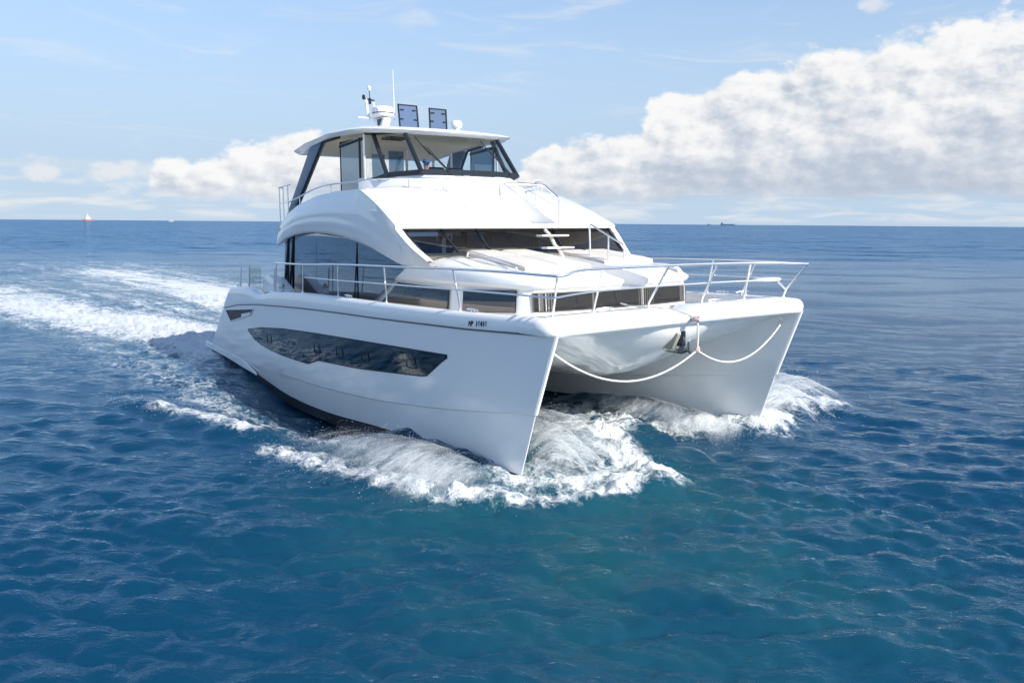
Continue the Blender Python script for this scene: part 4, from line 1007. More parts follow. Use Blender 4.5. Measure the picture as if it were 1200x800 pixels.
m = MB().grid([[(6.6, y, z) for z in (4.6, 7.15)] for y in (0.0, 0.55)]).grid([[(7.2, y, z) for z in (4.6, 6.9)] for y in (-0.9, -0.45)]); m.build('windbreak_pane', M['tglass'], boat, smooth=0)
MB().box(5.6, 6.4, -2.2, 2.2, 4.62, 5.2).build('flybridge_settee', M['pad'], boat, bevel=0.06)

# ---- rails, stanchions, cleats
def rail(name, pts, r, n=8, m='steel', parent=boat): return MB().tube(pts, r, n).build(name, M[m], parent)
S_top = [(6.6, 3.93, 3.56), (8.9, 3.95, 3.58), (11.3, 3.96, 3.65), (13.9, 3.96, 3.69), (16.9, 3.93, 3.73), (18.6, 3.86, 3.73), (19.6, 3.76, 3.71), (19.95, 3.70, 3.70)]
S_mid = [(8.9, 3.93, 3.22), (11.3, 3.95, 3.24), (13.9, 3.95, 3.28), (16.9, 3.92, 3.32), (18.6, 3.84, 3.33), (19.5, 3.74, 3.32), (19.85, 3.66, 3.32)]
F_top = [(19.95, -3.70, 3.70), (19.93, -3.45, 3.72), (19.85, -3.15, 3.775), (19.72, -2.5, 3.785), (19.55, -1.2, 3.78), (19.5, 0.0, 3.78), (19.5, 1.2, 3.77), (19.6, 2.5, 3.75), (19.75, 3.3, 3.72), (19.80, 3.74, 3.70)]
F_mid = [(19.85, -3.66, 3.32), (19.7, -3.1, 3.345), (19.5, -2.3, 3.36), (19.32, -1.0, 3.36), (19.28, 0.4, 3.36), (19.3, 1.6, 3.36), (19.4, 2.7, 3.35)]
for sgn in (-1, 1):
    f = lambda L: [(x, sgn*y, z) for x, y, z in L]
    rail('handrail', cr(f(S_top if sgn < 0 else S_top[:-1]+[(19.80, 3.74, 3.70)]), 6), 0.026)
    rail('mid_rail', cr(f(S_mid if sgn < 0 else S_mid[:-1]), 6), 0.017)
    posts = [((6.58, 2.62), (6.68, 3.56)), ((8.8, 2.78), (8.9, 3.58)), ((11.2, 2.81), (11.3, 3.65)), ((13.84, 2.83), (13.9, 3.69)), ((16.86, 2.86), (16.9, 3.73))]
    if sgn > 0: posts += [((18.05, 2.88), (18.3, 3.74))]
    for (a, b) in posts:
        y0, y1 = ygun(a[0])-0.17, np.interp(b[0], [p[0] for p in S_top], [p[1] for p in S_top])
        m = MB().tube([(a[0], sgn*y0, a[1]), (a[0]+0.02, sgn*y0, a[1]+0.12), (b[0], sgn*y1, b[1])], 0.021, 8).lathe([(0.045, a[1]-0.005), (0.045, a[1]+0.03), (0.028, a[1]+0.04)], (a[0], sgn*y0, 0), 10)
        m.build('stanchion', M['steel'], boat)
    for i in range(4):   # short lower wires amidships
        pass
    # short posts on the stern quarter and dock cleats
    for x, z0, z1 in ((3.05, 2.64, 3.28), (3.95, 2.68, 3.40), (6.35, 2.64, 3.40)):
        m = MB().tube([(x, sgn*3.92, z0), (x+0.03, sgn*3.92, z0+0.2), (x+0.10, sgn*3.90, z1)], [0.04, 0.03, 0.022], 8); m.build('stern_post', M['steel'], boat)
    MB().box(3.45, 3.48, sgn*3.55-0.22, sgn*3.55+0.22, 2.3, 3.30).build('gate_panel', M['cglass'], boat, smooth=0)
    for (x, y, z) in ((17.35, ygun(17.35)-0.13, 2.875), (2.75, 3.93, 2.65), (6.15, 3.93, 2.60), (18.3, 2.7, 2.86) if False else (11.9, ygun(11.9)-0.13, 2.83)):
        m = MB().tube(cr([(x-0.20, sgn*y, z+0.055), (x-0.12, sgn*y, z+0.065), (x, sgn*y, z+0.07), (x+0.12, sgn*y, z+0.065), (x+0.20, sgn*y, z+0.055)], 3), [0.012]+[0.018]*11+[0.012], 8)
        m.tube([(x-0.06, sgn*y, z-0.01), (x-0.06, sgn*y, z+0.06)], 0.018, 6).tube([(x+0.06, sgn*y, z-0.01), (x+0.06, sgn*y, z+0.06)], 0.018, 6)
        m.build('cleat', M['steel'], boat)
    # windlass-like fitting by the gate
    m = MB().lathe([(0.09, 2.62), (0.10, 2.70), (0.05, 2.74), (0.09, 2.80), (0.09, 2.88), (0.03, 2.92)], (6.55, sgn*3.75, 0), 14); m.build('capstan', M['steel'], boat)
rail('front_rail', cr(F_top, 6), 0.026); rail('front_mid_rail', cr(F_mid, 6), 0.017)
for (bx, by, bz, tx_, ty, tz) in ((19.35, -3.32, 2.91, 19.95, -3.69, 3.70), (18.95, -1.97, 2.91, 19.70, -2.40, 3.785), (19.05, -0.58, 2.89, 19.5, -0.45, 3.78), (19.15, 0.92, 2.89, 19.52, 1.0, 3.77), (18.9, 2.65, 2.90, 19.5, 2.1, 3.755)):
    m = MB().tube([(bx, by, bz-0.03), (bx+0.03, by, bz+0.12), (tx_, ty, tz)], 0.022, 8).lathe([(0.05, bz-0.01), (0.05, bz+0.03), (0.03, bz+0.04)], (bx, by, 0), 10)
    m.build('stanchion', M['steel'], boat)
# bow seat pulpit on the port corner
m = MB().tube([(19.25, 3.62, 2.90), (19.35, 3.62, 3.12), (19.80, 3.74, 3.70)], 0.024, 8).tube([(19.33, 3.62, 3.10), (19.30, 3.35, 3.30)], 0.024, 8)
m.build('pulpit', M['steel'], boat)
G = [[(19.15+0.24*math.cos(a)*r, 3.15+0.42*math.sin(a)*r, z) for a in np.linspace(0, 2*math.pi, 18, endpoint=False)] for r, z in ((0.9, 3.31), (1.0, 3.33), (1.0, 3.36), (0.9, 3.38))]
MB().grid(G, cv=True, caps=(0, 1)).build('bow_seat', M['white'], boat)
# foredeck cleats
for (x, y, z) in ((18.55, -1.25, 2.83), (18.6, 2.1, 2.83), (18.2, 3.55, 2.92)):
    m = MB().tube([(x-0.05, y-0.24, z+0.06), (x, y-0.1, z+0.075), (x, y+0.1, z+0.075), (x-0.05, y+0.24, z+0.06)], [0.012, 0.02, 0.02, 0.012], 8).tube([(x, y-0.07, z-0.03), (x, y-0.07, z+0.07)], 0.02, 6).tube([(x, y+0.07, z-0.03), (x, y+0.07, z+0.07)], 0.02, 6)
    m.build('cleat', M['steel'], boat)
# flybridge coaming rails
for sgn in (-1, 1):
    f = lambda L: [(x, sgn*y, z) for x, y, z in L]
    m = MB().tube(cr(f([(5.3, 2.95, 5.42), (6.4, 3.0, 5.56), (7.6, 3.02, 5.74), (8.8, 3.0, 5.82), (10.2, 2.95, 5.82), (11.2, 2.75, 5.85), (12.3, 1.9, 5.84), (12.75, 1.35, 5.80), (12.85, 1.2, 5.66)]), 6), 0.022, 8)
    for (x, y, z0, z1) in ((6.4, 3.0, 5.2, 5.56), (8.8, 3.0, 5.5, 5.82), (10.7, 2.88, 5.5, 5.83), (11.95, 2.2, 5.55, 5.845), (12.6, 1.55, 5.55, 5.82)): m.tube(f([(x, y, z0), (x, y, z1)]), 0.016, 6)
    m.build('coaming_rail', M['steel'], boat)
    m = MB().tube(f([(3.9, 2.6, 5.95), (4.5, 2.95, 5.93), (5.6, 3.0, 5.97)]), 0.022, 8).tube(f([(4.5, 2.95, 4.75), (4.5, 2.95, 5.93)]), 0.02, 8).tube(f([(5.4, 3.0, 5.0), (5.4, 3.0, 5.96)]), 0.018, 8).tube(f([(4.5, 2.95, 5.40), (5.4, 3.0, 5.42)]), 0.015, 6).tube(f([(3.9, 2.6, 4.7), (3.9, 2.6, 5.95)]), 0.018, 8)
    m.build('after_rail', M['steel'], boat)

# ---- anchor, roller and bridle
m = MB().prism([(18.95, 2.50), (19.45, 2.50), (19.50, 2.36), (19.35, 2.05), (19.1, 2.0), (18.9, 2.25)], -0.16, -0.05).build('anchor_pocket', M['pocket'], boat, bevel=0.01)
m = MB().box(19.18, 19.50, -0.05, 0.09, 2.10, 2.52).build('bow_roller', M['frame'], boat, bevel=0.02)
m = MB().tube([(19.42, 0.02, 2.42), (19.50, 0.02, 2.22), (19.42, 0.0, 1.97)], [0.03, 0.035, 0.05], 8)
anc = m.build('anchor', M['anchor'], boat)
G = []
for t in np.linspace(-1, 1, 13):       # plough flukes: a wide shallow dish pointing aft and outboard
    w = 0.46*t; taper = (1-abs(t)**2.6)
    G.append([(19.30+0.10*abs(t)+0.30*taper*(s_-0.5), w, 1.97+0.10*abs(t)+0.03*math.sin(math.pi*s_)) for s_ in np.linspace(0, 1, 6)])
m = MB().grid(G).grid([[(x, y, z-0.035) for x, y, z in r] for r in G]); m.build('fluke', M['anchor'], anc)
m = MB().lathe([(0.0, -0.012), (0.15, -0.012), (0.165, 0.0), (0.15, 0.012), (0, 0.012)], (0, 0, 0), 24)
m.v = [(19.62+z+0.10*y, 0.16+y*1.0, 2.10+x*1.0) for x, y, z in m.v]; m.build('crown_plate', M['anchor'], anc)
for sgn in (-1, 1):
    y = sgn*3.44; x = 19.36
    MB().lathe([(0.055, 0), (0.06, 0.02), (0.03, 0.03)], (0, 0, 0), 12).build('tmp', M['steel'], None)
    o = D.objects['tmp']; o.name = 'bow_eye'; o.data.name = 'bow_eye'; o.parent = boat; o.matrix_local = Matrix.Translation((x, y+sgn*0.0, 2.44)) @ Matrix.Rotation(R(90)*sgn, 4, 'X')
    MB().tube([(x+0.0+0.045*math.cos(a), y-sgn*0.04, 2.34+0.055*math.sin(a)) for a in np.linspace(0, 2*math.pi, 12, endpoint=False)], 0.014, 6, closed=True).build('shackle', M['steel'], boat)
def world(p): return tuple(BOATM @ Vector(p))
mid = (19.80, 0.10, 2.05)
def catenary(a, b, sag, n=28): 
    return [tuple(np.array(a)*(1-t)+np.array(b)*t-np.array([0, 0, sag*4*t*(1-t)])) for t in np.linspace(0, 1, n)]
rope = MB()
def laid(pts, r):
    P = np.array([world(p) for p in pts]); L = np.concatenate([[0], np.cumsum(np.linalg.norm(np.diff(P, axis=0), axis=1))]); n = max(8, int(L[-1]/0.02)); q = np.linspace(0, L[-1], n)
    C = np.stack([np.interp(q, L, P[:, k]) for k in range(3)], -1); T = np.gradient(C, axis=0); T /= np.linalg.norm(T, axis=1)[:, None]
    A = np.cross(T, [0.31, 0.95, 0.05]); A /= np.linalg.norm(A, axis=1)[:, None]; B = np.cross(T, A)
    for k in range(3):
        a = q*2*math.pi/0.16+k*2*math.pi/3; rope.tube(C+r*0.52*(np.cos(a)[:, None]*A+np.sin(a)[:, None]*B), r*0.62, 6)
for sgn, sag in ((-1, 0.62), (1, 0.50)): laid(catenary((19.38, sgn*3.40, 2.30), mid, sag+0.015*sgn), 0.019)
laid([(19.80, 0.10, 2.05), (19.83, 0.08, 2.35), (19.82, 0.06, 2.68)], 0.02)
laid([(19.82, 0.06, 2.70), (19.3, -0.02, 2.86), (18.2, -0.25, 2.86), (17.95, -0.3, 2.9)], 0.017)
ro = rope.build('bridle_rope', M['rope'], None, smooth=60)
tag(ro, 'white mooring bridle rope sagging between the two bows and the anchor', 'rope')
for (c, w, h) in (((19.80, 0.10, 2.05), 0.035, 0.10), ((19.80, 0.05, 2.70), 0.06, 0.10)):
    pts = [world((c[0]+w*math.cos(a*2.3)*(1+0.3*math.sin(a)), c[1]+w*math.sin(a*2.3), c[2]-h/2+h*a/12.0+0.02*math.sin(3*a))) for a in np.linspace(0, 12, 46)]
    MB().tube(pts, 0.022, 7).build('knot', M['ropered'], ro)

# ---- the helmsman standing at the wheel, one skinned body with cap and clothes as children
def person(loc_boat, face_deg):
    root = empty('person', label='person in a blue cap standing behind the flybridge windscreen', cat='person')
    root.matrix_world = BOATM @ Matrix.Translation(loc_boat) @ Matrix.Rotation(R(face_deg), 4, 'Z')
    J = {'pelvis': (0, 0, .95, .13), 'waist': (0, 0, 1.12, .12), 'chest': (0, 0, 1.32, .145), 'neck': (0, 0, 1.49, .06), 'head0': (.02, 0, 1.58, .075), 'head1': (.02, 0, 1.68, .095), 'head2': (.015, 0, 1.76, .07),
         'shL': (0, .18, 1.42, .065), 'elL': (.12, .24, 1.16, .045), 'wrL': (.36, .17, 1.14, .032), 'shR': (0, -.18, 1.42, .065), 'elR': (.10, -.25, 1.16, .045), 'wrR': (.34, -.18, 1.12, .032),
         'hpL': (0, .10, .90, .09), 'knL': (.03, .11, .50, .06), 'anL': (0, .11, .09, .042), 'toL': (.15, .12, .04, .035), 'hpR': (0, -.10, .90, .09), 'knR': (.02, -.11, .50, .06), 'anR': (0, -.11, .09, .042), 'toR': (.15, -.12, .04, .035)}
    E_ = [('pelvis', 'waist'), ('waist', 'chest'), ('chest', 'neck'), ('neck', 'head0'), ('head0', 'head1'), ('head1', 'head2'), ('chest', 'shL'), ('shL', 'elL'), ('elL', 'wrL'), ('chest', 'shR'), ('shR', 'elR'), ('elR', 'wrR'),
          ('pelvis', 'hpL'), ('hpL', 'knL'), ('knL', 'anL'), ('anL', 'toL'), ('pelvis', 'hpR'), ('hpR', 'knR'), ('knR', 'anR'), ('anR', 'toR')]
    V = dict(J); Eg = list(E_)
    for s, sd in ((1, 'L'), (-1, 'R')):     # fingers curled round the wheel rim
        wx, wy, wz, _ = J['wr'+sd]; V['pm'+sd] = (wx+.06, wy, wz+.005, .03); Eg.append(('wr'+sd, 'pm'+sd))
        for k in range(4):
            a = V['pm'+sd]; oy = (k-1.5)*.018
            V[f'f{sd}{k}a'] = (a[0]+.045, a[1]+oy, a[2]+.012, .009); V[f'f{sd}{k}b'] = (a[0]+.065-.004*k, a[1]+oy, a[2]-.012, .008)
            Eg += [('pm'+sd, f'f{sd}{k}a'), (f'f{sd}{k}a', f'f{sd}{k}b')]
        V[f't{sd}'] = (wx+.07, wy-s*.04, wz-.015, .010); Eg.append(('pm'+sd, f't{sd}'))
    names = list(V); me = D.meshes.new('body'); me.from_pydata([V[n][:3] for n in names], [(names.index(a), names.index(b)) for a, b in Eg], [])
    o = D.objects.new('body', me); COL.objects.link(o)
    md = o.modifiers.new('skin', 'SKIN'); md.use_smooth_shade = True
    for n, sv in zip(names, me.skin_vertices[0].data): sv.radius = (V[n][3], V[n][3]*(1.25 if n in ('chest', 'waist', 'pelvis') else 1)); sv.use_root = (n == 'pelvis')
    o.modifiers.new('sub', 'SUBSURF').levels = 1
    dg = bpy.context.evaluated_depsgraph_get(); m2 = D.meshes.new_from_object(o.evaluated_get(dg)); D.objects.remove(o)
    # head features
    m2.materials.clear(); m2.materials.append(M['skin']); m2.polygons.foreach_set('use_smooth', [True]*len(m2.polygons))
    body = D.objects.new('body', m2); COL.objects.link(body); body.parent = root
    def shell(name, cond, mt, off):
        bm = bmesh.new(); bm.from_mesh(m2); bm.normal_update()
        bmesh.ops.delete(bm, geom=[f for f in bm.faces if not cond(f.calc_center_median())], context='FACES')
        for v in bm.verts: v.co += v.normal*off
        me3 = D.meshes.new(name); bm.to_mesh(me3); bm.free(); me3.materials.clear(); me3.materials.append(M[mt])
        q = D.objects.new(name, me3); COL.objects.link(q); q.parent = root
    shell('shirt', lambda c: .98 < c.z < 1.49 and not (c.x > .22), 'shirt', .012)
    shell('trousers', lambda c: .10 < c.z < 1.02 and abs(c.y) < .23 and c.x < .12, 'trousers', .014)
    m = MB(); m.lathe([(0.105, 1.715), (0.112, 1.75), (0.10, 1.80), (0.06, 1.835), (0, 1.84)], (0.01, 0, 0), 18)
    m.grid([[(0.09+0.11*r*math.cos(a), 0.10*math.sin(a)*(0.9+0.1*r), 1.725-0.012*r) for r in (0, 0.5, 1)] for a in np.linspace(-1.3, 1.3, 11)])
    m.build('cap', M['cap'], root, smooth=60)
    m = MB().lathe([(0.0, 0), (0.018, .01), (0.012, .04), (0.006, .055)], (0.118, 0, 1.625), 8)
    for s in (-1, 1): m.lathe([(0.0, -.012), (.014, 0), (0, .012)], (0.105, s*.033, 1.68), 8).lathe([(0.0, -.03), (.016, 0), (0, .03)], (0.02, s*.098, 1.66), 8)
    m.tube([(0.105, -.022, 1.60), (.11, 0, 1.598), (0.105, .022, 1.60)], .006, 6)
    m.build('face_features', M['skin'], root)
    return root
person((10.0, -0.55, 4.72), 0)

# ================================================================== spray thrown up by the bows
def spray_mat():
    m = D.materials.new('spray_water'); m.use_nodes = True; t = m.node_tree; t.nodes.clear(); N = NT(t); out = N.n('ShaderNodeOutputMaterial')
    df = N.n('ShaderNodeBsdfDiffuse'); df.inputs[0].default_value = (0.80, 0.82, 0.83, 1)
    tl = N.n('ShaderNodeBsdfTranslucent'); tl.inputs[0].default_value = (0.75, 0.79, 0.80, 1)
    a = N.mixsh(0.4, df.outputs[0], tl.outputs[0]); tr = N.n('ShaderNodeBsdfTransparent')
    uv = N.n('ShaderNodeUVMap').outputs[0]; x, y, z = N.sep(uv); pos = N.n('ShaderNodeNewGeometry').outputs['Position']
    st = N.comb(N.m('ADD', N.m('MULTIPLY', x, 30.0), N.m('MULTIPLY', y, 3.0)), N.m('MULTIPLY', y, 2.2), 0.0)      # streaks along the throw
    n1 = N.noise(st, 1.0, 6, 0.65, 0.6); n2 = N.noise(pos, 2.2, 5, 0.62); n3 = N.noise(pos, 16.0, 4, 0.7)
    e = N.m('ADD', N.m('ADD', N.m('MULTIPLY', n1, 1.5), N.m('MULTIPLY', n2, 0.6)), N.m('MULTIPLY', n3, 0.5))
    den = N.n('ShaderNodeAttribute', attribute_name='den').outputs['Fac']
    al = N.ss(N.m('ADD', e, N.m('MULTIPLY', den, 0.9)), 1.62, 2.30)
    al = N.m('MULTIPLY', al, N.ss(den, 0.02, 0.35))
    t.links.new(N.mixsh(N.m('MULTIPLY', al, 0.92), tr.outputs[0], a), out.inputs[0]); return m
M['spray'] = spray_mat()
def mist_mat():
    m = D.materials.new('spray_mist'); m.use_nodes = True; t = m.node_tree; t.nodes.clear(); N = NT(t); out = N.n('ShaderNodeOutputMaterial')
    df = N.n('ShaderNodeBsdfDiffuse'); df.inputs[0].default_value = (0.80, 0.82, 0.83, 1); tl = N.n('ShaderNodeBsdfTranslucent'); tl.inputs[0].default_value = (0.80, 0.82, 0.83, 1)
    pos = N.n('ShaderNodeNewGeometry').outputs['Position']; den = N.n('ShaderNodeAttribute', attribute_name='den').outputs['Fac']
    x, y, z = N.sep(N.n('ShaderNodeUVMap').outputs[0]); n = N.noise(N.comb(N.m('ADD', N.m('MULTIPLY', x, 11.0), N.m('MULTIPLY', y, 2.0)), N.m('MULTIPLY', y, 1.6), 2.0), 1.0, 7, 0.62, 0.4)
    a = N.m('MULTIPLY', N.ss(N.m('ADD', N.m('MULTIPLY', n, 1.6), N.m('MULTIPLY', den, 0.5)), 0.75, 1.6), N.m('MULTIPLY', N.ss(den, 0.02, 0.4), N.m('MULTIPLY', N.ss(y, 0.0, 0.25), N.ss(y, 0.65, 1.0, 1.0, 0.0))))
    tr = N.n('ShaderNodeBsdfTransparent'); t.links.new(N.mixsh(N.m('MULTIPLY', a, 0.62), tr.outputs[0], N.mixsh(0.5, df.outputs[0], tl.outputs[0])), out.inputs[0]); return m
M['mist'] = mist_mat()
M['drop'] = mat('water_drops', (0.80, 0.83, 0.85), 0.25)
spray_v, spray_f, spray_uv, spray_den = [], [], [], []
drop_v, drop_f = [], []
def sheet(launch, n=46, mrows=14, den=1.0, tmax=1.0):
    """launch(s) -> start point, horizontal direction, reach, rise; ballistic sheet, world coords"""
    base = len(spray_v)
    for i in range(n):
        s = i/(n-1); p, d, reach, rise, dk = launch(s)
        for j in range(mrows):
            t = j/(mrows-1)*tmax; q = np.array(p)+np.array([d[0], d[1], 0])*reach*t+np.array([0, 0, 1])*(4*rise*t*(1-t)-0.10*t)
            q = q+RNG.normal(size=3)*0.02*t
            spray_v.append(tuple(q)); spray_uv.append((s, t)); spray_den.append(dk*den*(0.45+0.65*t)*min(1, 6*s+0.1, 6*(1-s)+0.1)*(1 if t < 0.9 else 0.5))
    for i in range(n-1):
        for j in range(mrows-1): a = base+i*mrows+j; spray_f.append((a, a+mrows, a+mrows+1, a+1))
OCT = np.array([(1, 0, 0), (-1, 0, 0), (0, 1, 0), (0, -1, 0), (0, 0, 1), (0, 0, -1)], float)
OF = [(0, 2, 4), (2, 1, 4), (1, 3, 4), (3, 0, 4), (2, 0, 5), (1, 2, 5), (3, 1, 5), (0, 3, 5)]
def drops(launch, n, spread=0.12, rmin=0.004, rmax=0.016, over=1.0):
    for _ in range(n):
        s = RNG.random(); p, d, reach, rise, dk = launch(s)
        if RNG.random() > dk: continue
        t = RNG.random()**0.7; k = 0.8+0.5*RNG.random()**2
        q = np.array(p)+np.array([d[0], d[1], 0])*reach*t*k+np.array([0, 0, 1])*(4*rise*over*(0.7+0.7*RNG.random())*t*(1-t)-0.05*t)+RNG.normal(size=3)*spread*(0.3+t)
        r = 0.5*(rmin+(rmax-rmin)*RNG.random()**3); b = len(drop_v); sc = r*(0.7+0.6*RNG.random(3))
        drop_v.extend(map(tuple, q+OCT*sc)); drop_f.extend(tuple(b+i for i in f) for f in OF)
def unit(a): a = np.array(a, float); return a/np.linalg.norm(a)
def lerp_pts(s, pts): 
    k = s*(len(pts)-1); i = min(int(k), len(pts)-2); return np.array(pts[i])*(1-k+i)+np.array(pts[i+1])*(k-i)
# starboard bow, outer side
SB = [(18.9, -3.62, -0.28), (18.2, -3.72, -0.10), (17.2, -3.84, 0.02), (16.2, -3.92, 0.04), (15.0, -3.98, -0.05), (13.8, -4.02, -0.2)]
f_sb = lambda s: (lerp_pts(s, SB), unit((-0.12+0.5*(0.3-s), -1, 0)), 1.9+0.7*math.sin(math.pi*s), 0.20+0.22*math.sin(math.pi*min(1, s*1.3)), 0.9-0.35*s)
# starboard bow, inner side: thrown across the tunnel mouth
SI = [(18.95, -3.50, -0.28), (18.6, -3.36, -0.05), (18.0, -3.15, 0.10), (17.2, -2.95, 0.05), (16.2, -2.8, -0.1)]
f_si = lambda s: (lerp_pts(s, SI), unit((0.55-0.9*s, 1, 0)), 2.0-0.4*s, 0.50+0.15*math.sin(math.pi*s), 0.9-0.3*s)
# port bow, outer and inner
PO = [(18.9, 3.62, -0.28), (18.3, 3.72, 0.05), (17.4, 3.85, 0.15), (16.0, 3.95, 0.0)]
f_po = lambda s: (lerp_pts(s, PO), unit((0.1-0.3*s, 1, 0)), 3.2-0.6*s, 0.80-0.25*s, 1.0-0.2*s)
PI_ = [(18.9, 3.50, -0.28), (18.3, 3.36, -0.10), (17.5, 3.15, 0.0), (16.3, 2.95, 0.05), (15.2, 2.8, 0.0)]
f_pi = lambda s: (lerp_pts(s, PI_), unit((0.35-0.6*s, -1, 0)), 1.8, 0.26+0.1*s, 0.8-0.2*s)
f_fs = lambda s: ((18.78, -3.57, -0.32), unit((math.cos((s-0.5)*2.6), math.sin((s-0.5)*2.6), 0)), 0.95+0.5*abs(s-0.5), 0.10+0.28*abs(s-0.5), 0.95)
f_fp = lambda s: ((18.78, 3.57, -0.32), unit((math.cos((s-0.5)*2.6), math.sin((s-0.5)*2.6), 0)), 0.55+0.5*abs(s-0.5), 0.10+0.22*abs(s-0.5), 0.7)
for f in (f_fs, f_fp):
    for kk in (0.6, 0.8, 1.0): sheet(lambda s, f=f, kk=kk: (f(s)[0], f(s)[1], f(s)[2]*kk, f(s)[3]*kk, f(s)[4]), n=30, den=1.0)
drops(f_fs, 1500); drops(f_fp, 1500)
for f, dn in ((f_sb, 0.85), (f_si, 1.0), (f_po, 1.1), (f_pi, 0.7)):
    for k in range(3):
        kk = 0.72+0.22*k
        sheet(lambda s, f=f, kk=kk: (f(s)[0], f(s)[1], f(s)[2]*kk, f(s)[3]*(0.55+0.4*kk), f(s)[4]), den=dn*(0.95-0.18*k))
drops(f_sb, 5000); drops(f_si, 7000, 0.16); drops(f_po, 8000, 0.17); drops(f_pi, 4000)
# drops along the breaking crests and the stern wash
def along(pts, z, reach, rise, side): return lambda s: ((*lerp_pts(s, [(a, b) for a, b in pts]), z), unit((0.2, side, 0)), reach, rise, 0.9)
drops(along(CREST1, -0.2, 0.5, 0.12, -1), 2600, 0.2); drops(along(CREST2, -0.05, 0.45, 0.10, -1), 1200, 0.16); drops(along(BAND, -0.15, 0.4, 0.12, 1), 1400, 0.18); drops(along(PORT, -0.05, 0.6, 0.18, 1), 2000, 0.22)
drops(along(WASH_S[:4], 0.0, 0.8, 0.25, -1), 2500, 0.45, 0.006, 0.03); drops(along(WASH_P[:4], 0.0, 0.8, 0.25, 1), 1500, 0.45, 0.006, 0.03)
MISTN = len(spray_f)
for f, dn in ((f_sb, 0.75), (f_si, 1.0), (f_po, 1.0), (f_pi, 0.8)):
    for kk, rr in ((0.9, 1.0), (1.2, 1.25)):
        sheet(lambda s, f=f, kk=kk, rr=rr: (f(s)[0], f(s)[1], f(s)[2]*kk, f(s)[3]*rr, f(s)[4]), den=dn)
me = D.meshes.new('bow_spray'); me.from_pydata(spray_v, [], spray_f); me.polygons.foreach_set('use_smooth', [True]*len(me.polygons))
uvl = me.uv_layers.new(name='UVMap'); li = np.zeros(len(me.loops), int); me.loops.foreach_get('vertex_index', li); uvl.data.foreach_set('uv', np.array(spray_uv)[li].astype(np.float32).ravel())
at = me.attributes.new('den', 'FLOAT', 'POINT'); at.data.foreach_set('value', np.array(spray_den, np.float32)); me.materials.append(M['spray']); me.materials.append(M['mist'])
me.polygons.foreach_set('material_index', [0]*MISTN+[1]*(len(spray_f)-MISTN))
o = D.objects.new('bow_spray', me); COL.objects.link(o); o['kind'] = 'stuff'
me = D.meshes.new('spray_droplets'); me.from_pydata(drop_v, [], drop_f); me.polygons.foreach_set('use_smooth', [True]*len(me.polygons)); me.materials.append(M['drop'])
o = D.objects.new('spray_droplets', me); COL.objects.link(o); o['kind'] = 'stuff'

# ================================================================== ships far off on the horizon
M['shipred'] = mat('ship_red', (0.30, 0.13, 0.13), 0.6); M['shipwhite'] = mat('ship_white', (0.44, 0.42, 0.41), 0.6); M['shipgrey'] = mat('ship_grey', (0.19, 0.26, 0.35), 0.6)
def at_bearing(azdeg, dist, turn=0): 
    a = R(azdeg); return Matrix.Translation((CAM[0]+dist*math.cos(a), CAM[1]+dist*math.sin(a), WZ)) @ Matrix.Rotation(a+R(90+turn), 4, 'Z')
def ship_hull(L, B, Hh, bowrise=0.3):
    G = []
    for t in np.linspace(0, 1, 15):
        x = (t-0.5)*L; w = B/2*(1-max(0, (t-0.72)/0.28)**2.2)*(0.82+0.18*min(1, t/0.12)); w = max(w, 0.02); top = Hh*(1+bowrise*max(0, (t-0.75)/0.25)**2)
        fl = 1+0.1*(t > 0.7)
        G.append([(x+0.06*L*max(0, (t-0.85)/0.15)*0, -w*0.8, -2), (x, -w*0.95, Hh*0.4), (x+0.02*L*(t > 0.95), -w*fl, top), (x+0.02*L*(t > 0.95), w*fl, top), (x, w*0.95, Hh*0.4), (x, w*0.8, -2)])
    return MB().grid(G, cv=True, caps=(0, 1))
s = empty('supply_ship', label='red-hulled ship with white upperworks far off on the horizon at left', cat='ship'); s.matrix_world = at_bearing(171.65, 4200, 12)
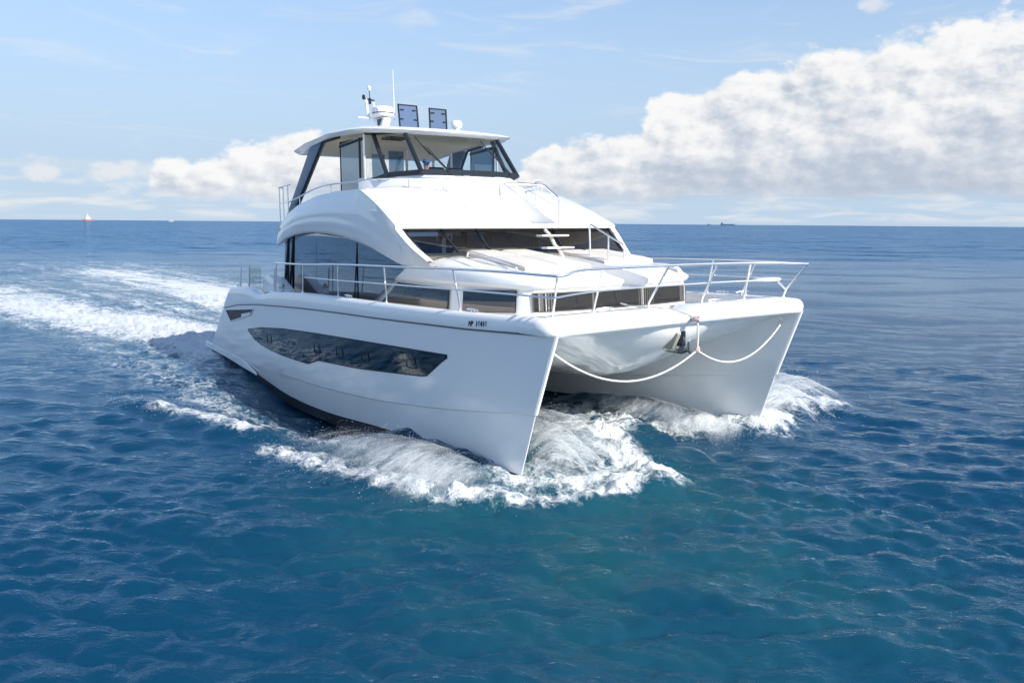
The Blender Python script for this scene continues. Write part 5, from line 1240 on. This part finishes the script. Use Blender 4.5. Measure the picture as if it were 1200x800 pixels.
ship_hull(42, 11, 6).build('hull', M['shipred'], s)
MB().box(-12, 12, -5, 5, 6, 15).box(-7, 10, -4.5, 4.5, 15, 23).box(-2, 7, -4, 4, 23, 31).build('superstructure', M['shipwhite'], s, bevel=0.4)
MB().tube([(4, 0, 25), (4, 0, 36)], [0.8, 0.4], 6).tube([(-16, 0, 6), (-16, 0, 18)], 0.5, 6).tube([(-16, 0, 17), (-8, 0, 11)], 0.4, 6).build('mast', M['shipwhite'], s)
s = empty('motor_launch', label='tiny white cruiser on the horizon between the red ship and the yacht', cat='boat'); s.matrix_world = at_bearing(166.9, 3800, -20)
ship_hull(26, 7, 3.2).build('hull', M['shipwhite'], s)
MB().prism([(-8, 3), (7, 3), (3, 6), (-6, 6.3)], -2.8, 2.8).prism([(-5, 6.2), (2, 6.2), (0, 8.6), (-4, 8.8)], -2.4, 2.4).build('cabin', M['shipwhite'], s, bevel=0.2)
MB().tube([(-2, 0, 8.7), (-2.5, 0, 12)], 0.25, 6).build('mast', M['shipwhite'], s)
s = empty('bulk_carrier', label='long dark cargo ship far off on the horizon at right', cat='ship'); s.matrix_world = at_bearing(129.5, 9000, 170)
ship_hull(165, 26, 11, 0.2).build('hull', M['shipgrey'], s)
MB().box(-78, -62, -11, 11, 11, 27).box(-74, -66, -10, 10, 27, 33).build('superstructure', M['shipgrey'], s, bevel=0.6)
MB().box(-60, -52, -4, 4, 11, 22).build('funnel', M['shipgrey'], s, bevel=0.6)
m = MB()
for x in (-35, -5, 25, 50): m.box(x-9, x+9, -9, 9, 11, 13.5)
m.build('hatch_cover', M['shipgrey'], s, bevel=0.3)
MB().tube([(72, 0, 12), (72, 0, 24)], 0.6, 6).build('mast', M['shipgrey'], s)
s = empty('distant_ship', label='faint speck of a ship just left of the dark cargo ship', cat='ship'); s.matrix_world = at_bearing(130.75, 12000, 160)
ship_hull(60, 14, 7).build('hull', M['shipgrey'], s); MB().box(-24, -12, -6, 6, 7, 19).build('superstructure', M['shipgrey'], s, bevel=0.5)
